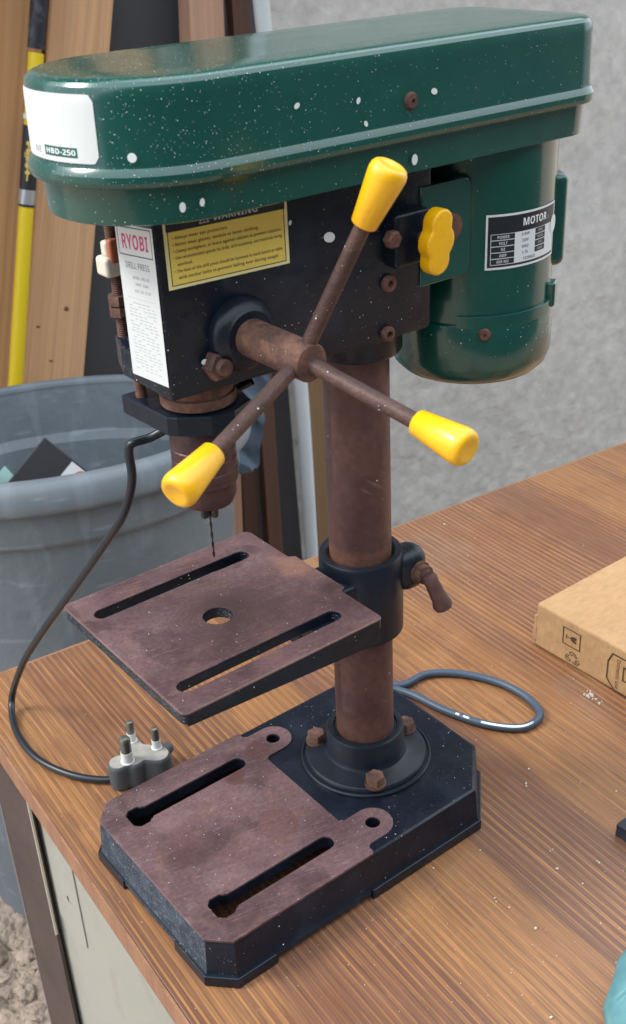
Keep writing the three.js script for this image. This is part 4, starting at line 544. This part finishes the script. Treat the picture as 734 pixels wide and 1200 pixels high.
// ================================================================ RUBBISH BIN
{
  const C = pixD(58, 494, 1.7), d = rayDir(58, 494); const h = V(d.x, 0, d.z).normalize(), ax = V(0, 1, 0).multiplyScalar(Math.cos(0.15)).addScaledVector(h, Math.sin(0.15)).normalize();
  const R = 0.274, H = 0.74, base = C.clone().addScaledVector(ax, -H);
  const b = thing('rubbish_bin', 'large grey round plastic rubbish bin with rolled rim standing behind the bench', 'bin', [base.x, base.y, base.z]);
  const prof = [[0, 0], [0.2, 0], [0.212, 0.008], [0.2555, H - 0.105], [0.2575, H - 0.1], [0.2655, H - 0.094], [0.2685, H - 0.088], [0.270, H - 0.052], [0.2715, H - 0.046], [0.2735, H - 0.006], [0.2722, H - 0.006], [0.2685, H - 0.045], [0.266, H - 0.09], [0.2585, H - 0.098], [0.2525, H - 0.104], [0.21, 0.02], [0.2, 0.012], [0, 0.012]];
  const binMap = dataTex(1024, 1024, (u, v) => { const a = fbm(u * 5, v * 5, 5, 5, 111), s = sst(0.55, 0.78, fbm(u * 40, v * 10, 4, 0, 112)), c = sst(0.68, 0.8, fbm(u * 14, v * 90, 3, 0, 113)); let k = mixc([103, 111, 117], [126, 135, 141], a); k = mixc(k, [168, 178, 186], 0.18 * s + 0.3 * c); return k; }, [0.9, 0.9]);
  const mat = std({ map: binMap, roughness: 0.48, bumpMap: grainBump(20, 0.3, 114), bumpScale: 0.0012 });
  const g = creased(new THREE.LatheGeometry(prof.map(p => new THREE.Vector2(p[0], p[1])), 96), 0.5);
  const uv = g.attributes.uv, pp = g.attributes.position; for (let i = 0; i < pp.count; i++) uv.setXY(i, uv.getX(i) * 1.8, pp.getY(i));
  const q = new THREE.Quaternion().setFromUnitVectors(V(0, 1, 0), ax);
  const split = g; const m = new THREE.Mesh(split, mat); m.name = 'body'; m.castShadow = m.receiveShadow = true; m.quaternion.copy(q); b.add(m);
  const rim = new THREE.Mesh(creased(new THREE.LatheGeometry([[0.2716, H - 0.0425], [0.2840, H - 0.0455], [0.2885, H - 0.0435], [0.2908, H - 0.038], [0.2915, H - 0.026], [0.2895, H - 0.014], [0.2850, H - 0.005], [0.2795, H - 0.0005], [0.2745, H], [0.2712, H - 0.0055], [0.2705, H - 0.012]].map(p => new THREE.Vector2(...p)), 96), 1.2), std({ map: binMap, color: col(255, 255, 255), roughness: 0.36, bumpMap: null })); rim.name = 'rim'; rim.castShadow = rim.receiveShadow = true; rim.quaternion.copy(q); b.add(rim);
  { const u2 = rim.geometry.attributes.uv, p2 = rim.geometry.attributes.position; for (let i = 0; i < p2.count; i++) u2.setXY(i, u2.getX(i) * 1.8, p2.getY(i)); }
  // refuse inside
  const bagC = base.clone().addScaledVector(ax, 0.3); const bag = crumple(new THREE.SphereGeometry(0.235, 60, 40).scale(0.88, 1.2, 0.88), 0.05, 9, 6); bag.translate(bagC.x, bagC.y, bagC.z);
  solo('rubbish_bag', 'dark crumpled rubbish bag filling the inside of the bin', 'bag', bag, std({ color: col(50, 56, 62), roughness: 0.4 }), [bagC.x, bagC.y - 0.28, bagC.z]);
  const tip = pixD(47, 513, 1.60), nrm = vC.clone().sub(tip).normalize().normalize(), right = V(0, 1, 0).cross(nrm).normalize(), upv = nrm.clone().cross(right).normalize();
  const ct = thing('carton', 'dark printed carton standing corner up inside the grey bin', 'carton', [tip.x, tip.y - 0.26, tip.z]);
  const s = 0.175, M4 = new THREE.Matrix4().makeBasis(right, upv, nrm); const cg = new RoundedBoxGeometry(s, s, 0.05, 2, 0.002).rotateZ(Math.PI / 4 - 0.05).translate(0, -s * 0.707, -0.025).applyMatrix4(M4).translate(tip.x, tip.y, tip.z);
  part(ct, 'box', cg, std({ color: col(44, 42, 46), roughness: 0.5 }));
  const tx = canvasTex(256, 256, g => { g.fillStyle = '#2e2c30'; g.fillRect(0, 0, 256, 256); g.fillStyle = '#e8e8ea'; g.font = 'bold 30px sans-serif'; g.save(); g.translate(150, 40); g.restore(); g.save(); g.translate(206, 128); g.rotate(-Math.PI / 2); g.fillText('LLETT', -70, 0, 110); g.restore(); g.fillStyle = '#d8d6d4'; g.fillRect(214, 70, 42, 130); g.fillStyle = '#b8683e'; g.beginPath(); g.arc(236, 110, 20, 0, 7); g.fill(); g.fillStyle = '#7e4630'; g.beginPath(); g.arc(240, 150, 14, 0, 7); g.fill(); });
  const hs = s / 2 - 0.003, lab = quad(V(-hs, -hs, 0), V(hs, -hs, 0), V(hs, hs, 0), V(-hs, hs, 0)).rotateZ(Math.PI / 4 - 0.05).translate(0, -s * 0.707, 0.0006).applyMatrix4(M4).translate(tip.x, tip.y, tip.z);
  part(ct, 'printed_face', lab, std({ map: tx, roughness: 0.45 }), true);
  const mp = pixD(6, 562, 1.62), ms = crumple(new THREE.BoxGeometry(0.024, 0.024, 0.003, 6, 6, 1).rotateZ(0.6).applyMatrix4(M4), 0.006, 40, 9); ms.translate(mp.x, mp.y, mp.z); solo('paper_scrap', 'small mint green scrap beside the carton in the bin', 'scrap', ms, std({ color: col(150, 186, 178), roughness: 0.7 }), [mp.x, mp.y - 0.03, mp.z]);
}

// ================================================================ TIMBER, BOARD, PIPE AND POLE LEANING ON THE WALL
{
  const pals = [[[166, 122, 78], [192, 148, 102], [132, 92, 60]], [[194, 148, 108], [214, 170, 128], [160, 116, 80]], [[168, 130, 106], [190, 152, 126], [132, 98, 76]], [[84, 58, 46], [106, 76, 60], [62, 44, 36]], [[120, 92, 64], [140, 110, 78], [98, 74, 52]]];
  const wm = pals.map((p, i) => std({ map: woodTex(512, 1024, [0.16, 1.5], p, 200 + i * 20, { bands: 5, fine: 70, wob: 0.12, dark: 0.45 }), roughness: 0.7, bumpMap: fineBump, bumpScale: 0.0003 }));
  // each plank from its left and right edge in the photograph at two heights, on a leaning plane near the wall
  const lean = (off, slope) => ({ p: V(wallX(-0.5) + off, 0, -0.5), n: V(1, slope, 0.14).normalize() });
  function plank(name, label, mat, l0, r0, l1, r1, off, slope, th, topY, group) {
    const L = lean(off, slope), A = pixPlane(...l0, L.p, L.n), B = pixPlane(...r0, L.p, L.n), C = pixPlane(...l1, L.p, L.n), D = pixPlane(...r1, L.p, L.n);
    const at = (P, Q, y) => P.clone().lerp(Q, (P.y - y) / (P.y - Q.y));
    const yb = -T + 0.003, v = [at(A, C, topY), at(B, D, topY), at(B, D, yb), at(A, C, yb)];
    const w = v[0].distanceTo(v[1]), Ln = v[0].distanceTo(v[3]), bev = 0.0015, dep = L.n.clone().multiplyScalar(-th);
    // box as a grid: front, back and sides with uv u across, v along
    const q = (a, b, c, d, u0, u1, v0, v1) => { const g = quad(a, b, c, d, 1); const uv = g.attributes.uv; for (let i = 0; i < uv.count; i++) uv.setXY(i, mix(u0, u1, uv.getX(i)), mix(v0, v1, uv.getY(i))); return g; };
    const bk = v.map(p => p.clone().add(dep)), u = hash(l0[0] | 0, 5) * 3, gs = [q(v[3], v[2], v[1], v[0], u, u + w, 0, Ln), q(bk[2], bk[3], bk[0], bk[1], u, u + w, 0, Ln), q(v[2], bk[2], bk[1], v[1], u + w, u + w + th, 0, Ln), q(bk[3], v[3], v[0], bk[0], u, u + th, 0, Ln), q(v[0], v[1], bk[1], bk[0], 0, w, 0, th), q(bk[3], bk[2], v[2], v[3], 0, w, 0, th)];
    const c = v[2].clone().add(v[3]).multiplyScalar(0.5); return solo(name, label, name === 'wall_panel' ? 'panel' : 'plank', gs, mat, [c.x, c.y, c.z], group, true);
  }
  const G = 'timber leaning against the wall';
  plank('wall_panel', 'dark charcoal sheet panel leaning on the wall behind the timber', std({ map: dataTex(512, 512, (u, v) => { const a = fbm(u * 5, v * 5, 5, 5, 131); return mixc([62, 63, 66], [76, 77, 80], a); }, [0.6, 0.6]), roughness: 0.6 }), [60, 0], [300, 0], [40, 440], [350, 600], 0.03, 0.04, 0.012, 1.3, null);
  plank('wooden_plank', 'wide tan plank beside the yellow pole, on the side away from the charcoal panel', wm[0], [-70, 0], [53, 0], [-95, 440], [24, 440], 0.06, 0.06, 0.025, 1.2, G);
  plank('wooden_plank', 'light knotty plank between the yellow pole and the charcoal panel', wm[1], [57, 60], [133, 0], [29, 440], [98, 440], 0.07, 0.06, 0.03, 1.2, G);
  plank('wooden_plank', 'pale brown square edged plank standing between the charcoal panel and the white pipe', wm[2], [222, 0], [262, 0], [240, 600], [284, 600], 0.13, 0.07, 0.045, 1.2, G);
  plank('wooden_plank', 'narrow dark brown batten leaning right next to the white pipe', wm[3], [272, 0], [291, 0], [315, 630], [331, 630], 0.10, 0.07, 0.025, 1.15, G);
  plank('wooden_plank', 'thin dark brown plank behind the chuck, between two taller timbers', wm[3], [276, 400], [294, 400], [288, 640], [304, 640], 0.085, 0.06, 0.02, 0.35, G);
  plank('wooden_plank', 'short yellowish plank between the white pipe and the press column', wm[4], [352, 300], [396, 300], [374, 640], [412, 640], 0.09, 0.07, 0.02, 0.22, G);
  // knots in the light plank
  { const L = lean(0.07, 0.06); const pk = std({ color: col(116, 74, 50), roughness: 0.75 }); const knots = [[45, 383, 4.2, 1.4], [60, 423, 4, 1.2], [78, 362, 5, 2.8]].map(([x, y, a, c]) => { const q = pixPlane(x, y, L.p, L.n); const g = new THREE.SphereGeometry(1, 14, 10).scale(c / FPX * 2, a / FPX * 2 * 0.6, 0.0012); g.rotateZ(1.3); g.applyQuaternion(new THREE.Quaternion().setFromUnitVectors(V(0, 0, 1), L.n)); g.translate(q.x, q.y, q.z); return g; });
    const host = scene.children.find(o => o.name === 'wooden_plank_001'); for (const kn of knots) { const g = boxUV(kn.toNonIndexed()); g.translate(-host.position.x, -(host.position.y - T), -host.position.z); const m = new THREE.Mesh(g, pk); m.name = 'knot'; m.receiveShadow = true; host.add(m); } }
  // white plastic pipe
  { const L = lean(0.15, 0.06), P = [[306, 0], [329, 222], [352, 445], [366, 657]].map(([x, y]) => pixPlane(x, y, L.p, L.n)); const ext0 = P[0].clone().add(P[0].clone().sub(P[1]).multiplyScalar(1.3)), dn = P[3].clone().sub(P[2]), k = (P[3].y + T) / -dn.y * 0.995; const end = P[3].clone().addScaledVector(dn, Math.max(0, k));
    const p = thing('plastic_pipe', 'white plastic pipe leaning against the wall behind the column', 'pipe', [end.x, end.y, end.z]); const pts = [ext0, ...P]; if (k > 0.05) pts.push(end); part(p, 'pipe', tube(pts, 0.0140, 90, 28), std({ map: dataTex(256, 512, (u, v) => { const a = fbm(u * 4, v * 8, 4, 0, 151); return mixc([186, 194, 198], [206, 212, 214], a); }, [0.3, 0.6]), roughness: 0.45 })); }
  // yellow pole with a black sleeve
  { const L = lean(0.10, 0.06), a = pixPlane(46.5, 0, L.p, L.n), b = pixPlane(18.5, 445, L.p, L.n), at = y => a.clone().lerp(b, (a.y - y) / (a.y - b.y)), yAt = iy => a.clone().lerp(b, iy / 445).y, Y = i => { const q = pixPlane(46.5 - 28 * i / 445, i, L.p, L.n); return q.y; };
    const base = at(-T + 0.002), p = thing('yellow_pole', 'yellow pole with black sleeves leaning between two planks', 'pole', [base.x, base.y, base.z]); const seg = (n, i0, i1, r, m, l) => part(p, n, between(at(typeof i0 === 'number' && i0 < -90 ? -T + 0.002 : Y(i0)), at(i1 < -90 ? 1.1 : Y(i1)), r), m, false, l); const ye = std({ color: col(226, 196, 30), roughness: 0.4 }), bk = std({ map: dataTex(256, 256, (u, v) => { const q = fbm(u * 6, v * 6, 5, 6, 161); return mixc([30, 32, 38], [66, 70, 76], sst(0.4, 0.7, q)); }, [0.1, 0.1]), roughness: 0.5 });
    seg('shaft', -999, 62, 0.0125, ye); seg('grip_sleeve', 57, -60, 0.0142, bk); part(p, 'end_tube', between(at(Y(-60)), at(1.05), 0.012), bk);
    seg('sleeve', 242, 147, 0.0135, bk); seg('ring', 140, 134, 0.0142, M.white); seg('tag', 239, 222, 0.0138, std({ color: col(176, 178, 180), roughness: 0.3, metalness: 0.5 }));
    const tw = canvasTex(128, 512, g => { g.fillStyle = '#22242a'; g.fillRect(0, 0, 128, 512); g.fillStyle = '#d8b85a'; g.save(); g.translate(84, 490); g.rotate(-Math.PI / 2); g.font = 'bold 64px sans-serif'; g.fillText('wolf', 150, 0); g.restore(); g.fillRect(58, 120, 10, 330); for (let i = 0; i < 5; i++) { g.beginPath(); g.arc(64, 130 + i * 62, 20 - 2 * (i % 3), 0, 7); g.fill(); } });
    { const A = at(Y(220)), B = at(Y(150)), d = B.clone().sub(A), h = d.length(), g = new THREE.CylinderGeometry(0.0138, 0.0138, h, 24, 1, true, -0.2, 2.4).translate(0, h / 2, 0); g.applyQuaternion(new THREE.Quaternion().setFromUnitVectors(V(0, 1, 0), d.normalize())); g.translate(A.x, A.y, A.z); part(p, 'printed_band', g, std({ map: tw, roughness: 0.5 }), true); } }
  // crumpled grey sheet hanging on the timber
  { const L = lean(0.24, 0.05), P = (x, y) => pixPlane(x, y, L.p, L.n); const g0 = quad(P(266, 560), P(310, 548), P(318, 425), P(262, 440), 26); const g = crumple(g0, 0.03, 17, 12); const c = P(288, 548); solo('plastic_sheet', 'blue grey crumpled plastic sheet hanging on the timber behind the chuck', 'sheet', g, std({ color: col(80, 96, 112), roughness: 0.5, side: THREE.DoubleSide }), [c.x, c.y, c.z]); }
}

// ================================================================ SMALL THINGS ON THE BENCH
{
  // teal object at the bench edge and a black offcut
  const c = pix(822, 1224, 'y', 0.0); const prof = [[0, 0.0005], [0.052, 0.0005], [0.058, 0.004], [0.061, 0.014], [0.059, 0.03], [0.05, 0.043], [0.03, 0.05], [0, 0.052]]; let g = lathe(prof, 0, 0, 72); g = crumple(g, 0.005, 26, 22); g.translate(c.x, 0.004, c.z);
  solo('teal_cloth', 'pale teal bunched cloth lying on the bench near its front edge', 'cloth', g, std({ map: dataTex(512, 512, (u, v) => { const a = fbm(u * 10, v * 10, 5, 10, 171); return mixc([72, 122, 128], [118, 164, 168], a); }, [0.12, 0.12]), roughness: 0.8 }), [c.x, 0, c.z]);
  const q = pix(742, 977, 'y', 0.006); solo('rubber_offcut', 'small black rubber offcut lying on the bench', 'offcut', crumple(new THREE.BoxGeometry(0.022, 0.012, 0.014, 6, 4, 4).translate(q.x, 0.0062, q.z), 0.002, 120, 3), std({ color: col(40, 46, 56), roughness: 0.7 }), [q.x, 0, q.z]);
  const wc = pix(694, 812, 'y', 0.003), lump = []; for (let i = 0; i < 30; i++) { const s = rr(0.0004, 0.0013); lump.push(crumple(new THREE.IcosahedronGeometry(s, 1), s * 0.7, 900, i).translate(wc.x + rr(-0.009, 0.014) * rnd(), s * 0.7, wc.z + rr(-0.004, 0.007) * rnd())); }
  solo('plaster_crumb', 'white plaster crumbs heaped at the foot of the cardboard box', 'crumb', lump, std({ color: col(186, 174, 160), roughness: 0.9 }), [wc.x, 0, wc.z]);
  const dust = []; const at = (x, y, s) => { const p = pix(x, y, 'y', 0); dust.push(crumple(new THREE.IcosahedronGeometry(s, 1), s * 0.4, 400, dust.length).translate(p.x, s * 0.6 + 0.0001, p.z)); };
  for (const [x, y] of [[616, 919], [617, 922], [722, 928], [648, 996], [645, 998], [702, 1012], [700, 1010], [653, 1019], [580, 1053], [582, 1057], [563, 997], [508, 1018], [683, 1036], [628, 1089], [646, 1193], [548, 652], [521, 615], [684, 640], [620, 902], [597, 1064]]) at(x, y, rr(0.0006, 0.0012));
  for (let i = 0; i < 420; i++) at(rr(0, 734), rr(560, 1190), rr(0.00015, 0.0005));
  const keep = dust.filter(g => { g.computeBoundingSphere(); const k = g.boundingSphere.center; return k.x > benchBackX(k.z) + 0.01 && k.z < benchFrontZ(k.x) - 0.005; });
  const dm = solo('sawdust_crumbs', 'tiny pale crumbs and dust scattered over the wooden bench top', 'crumbs', keep, std({ color: col(206, 190, 172), roughness: 0.9 }), [0, 0, 0]); dm.userData.kind = 'stuff';
}
renderer.render(scene, camera);
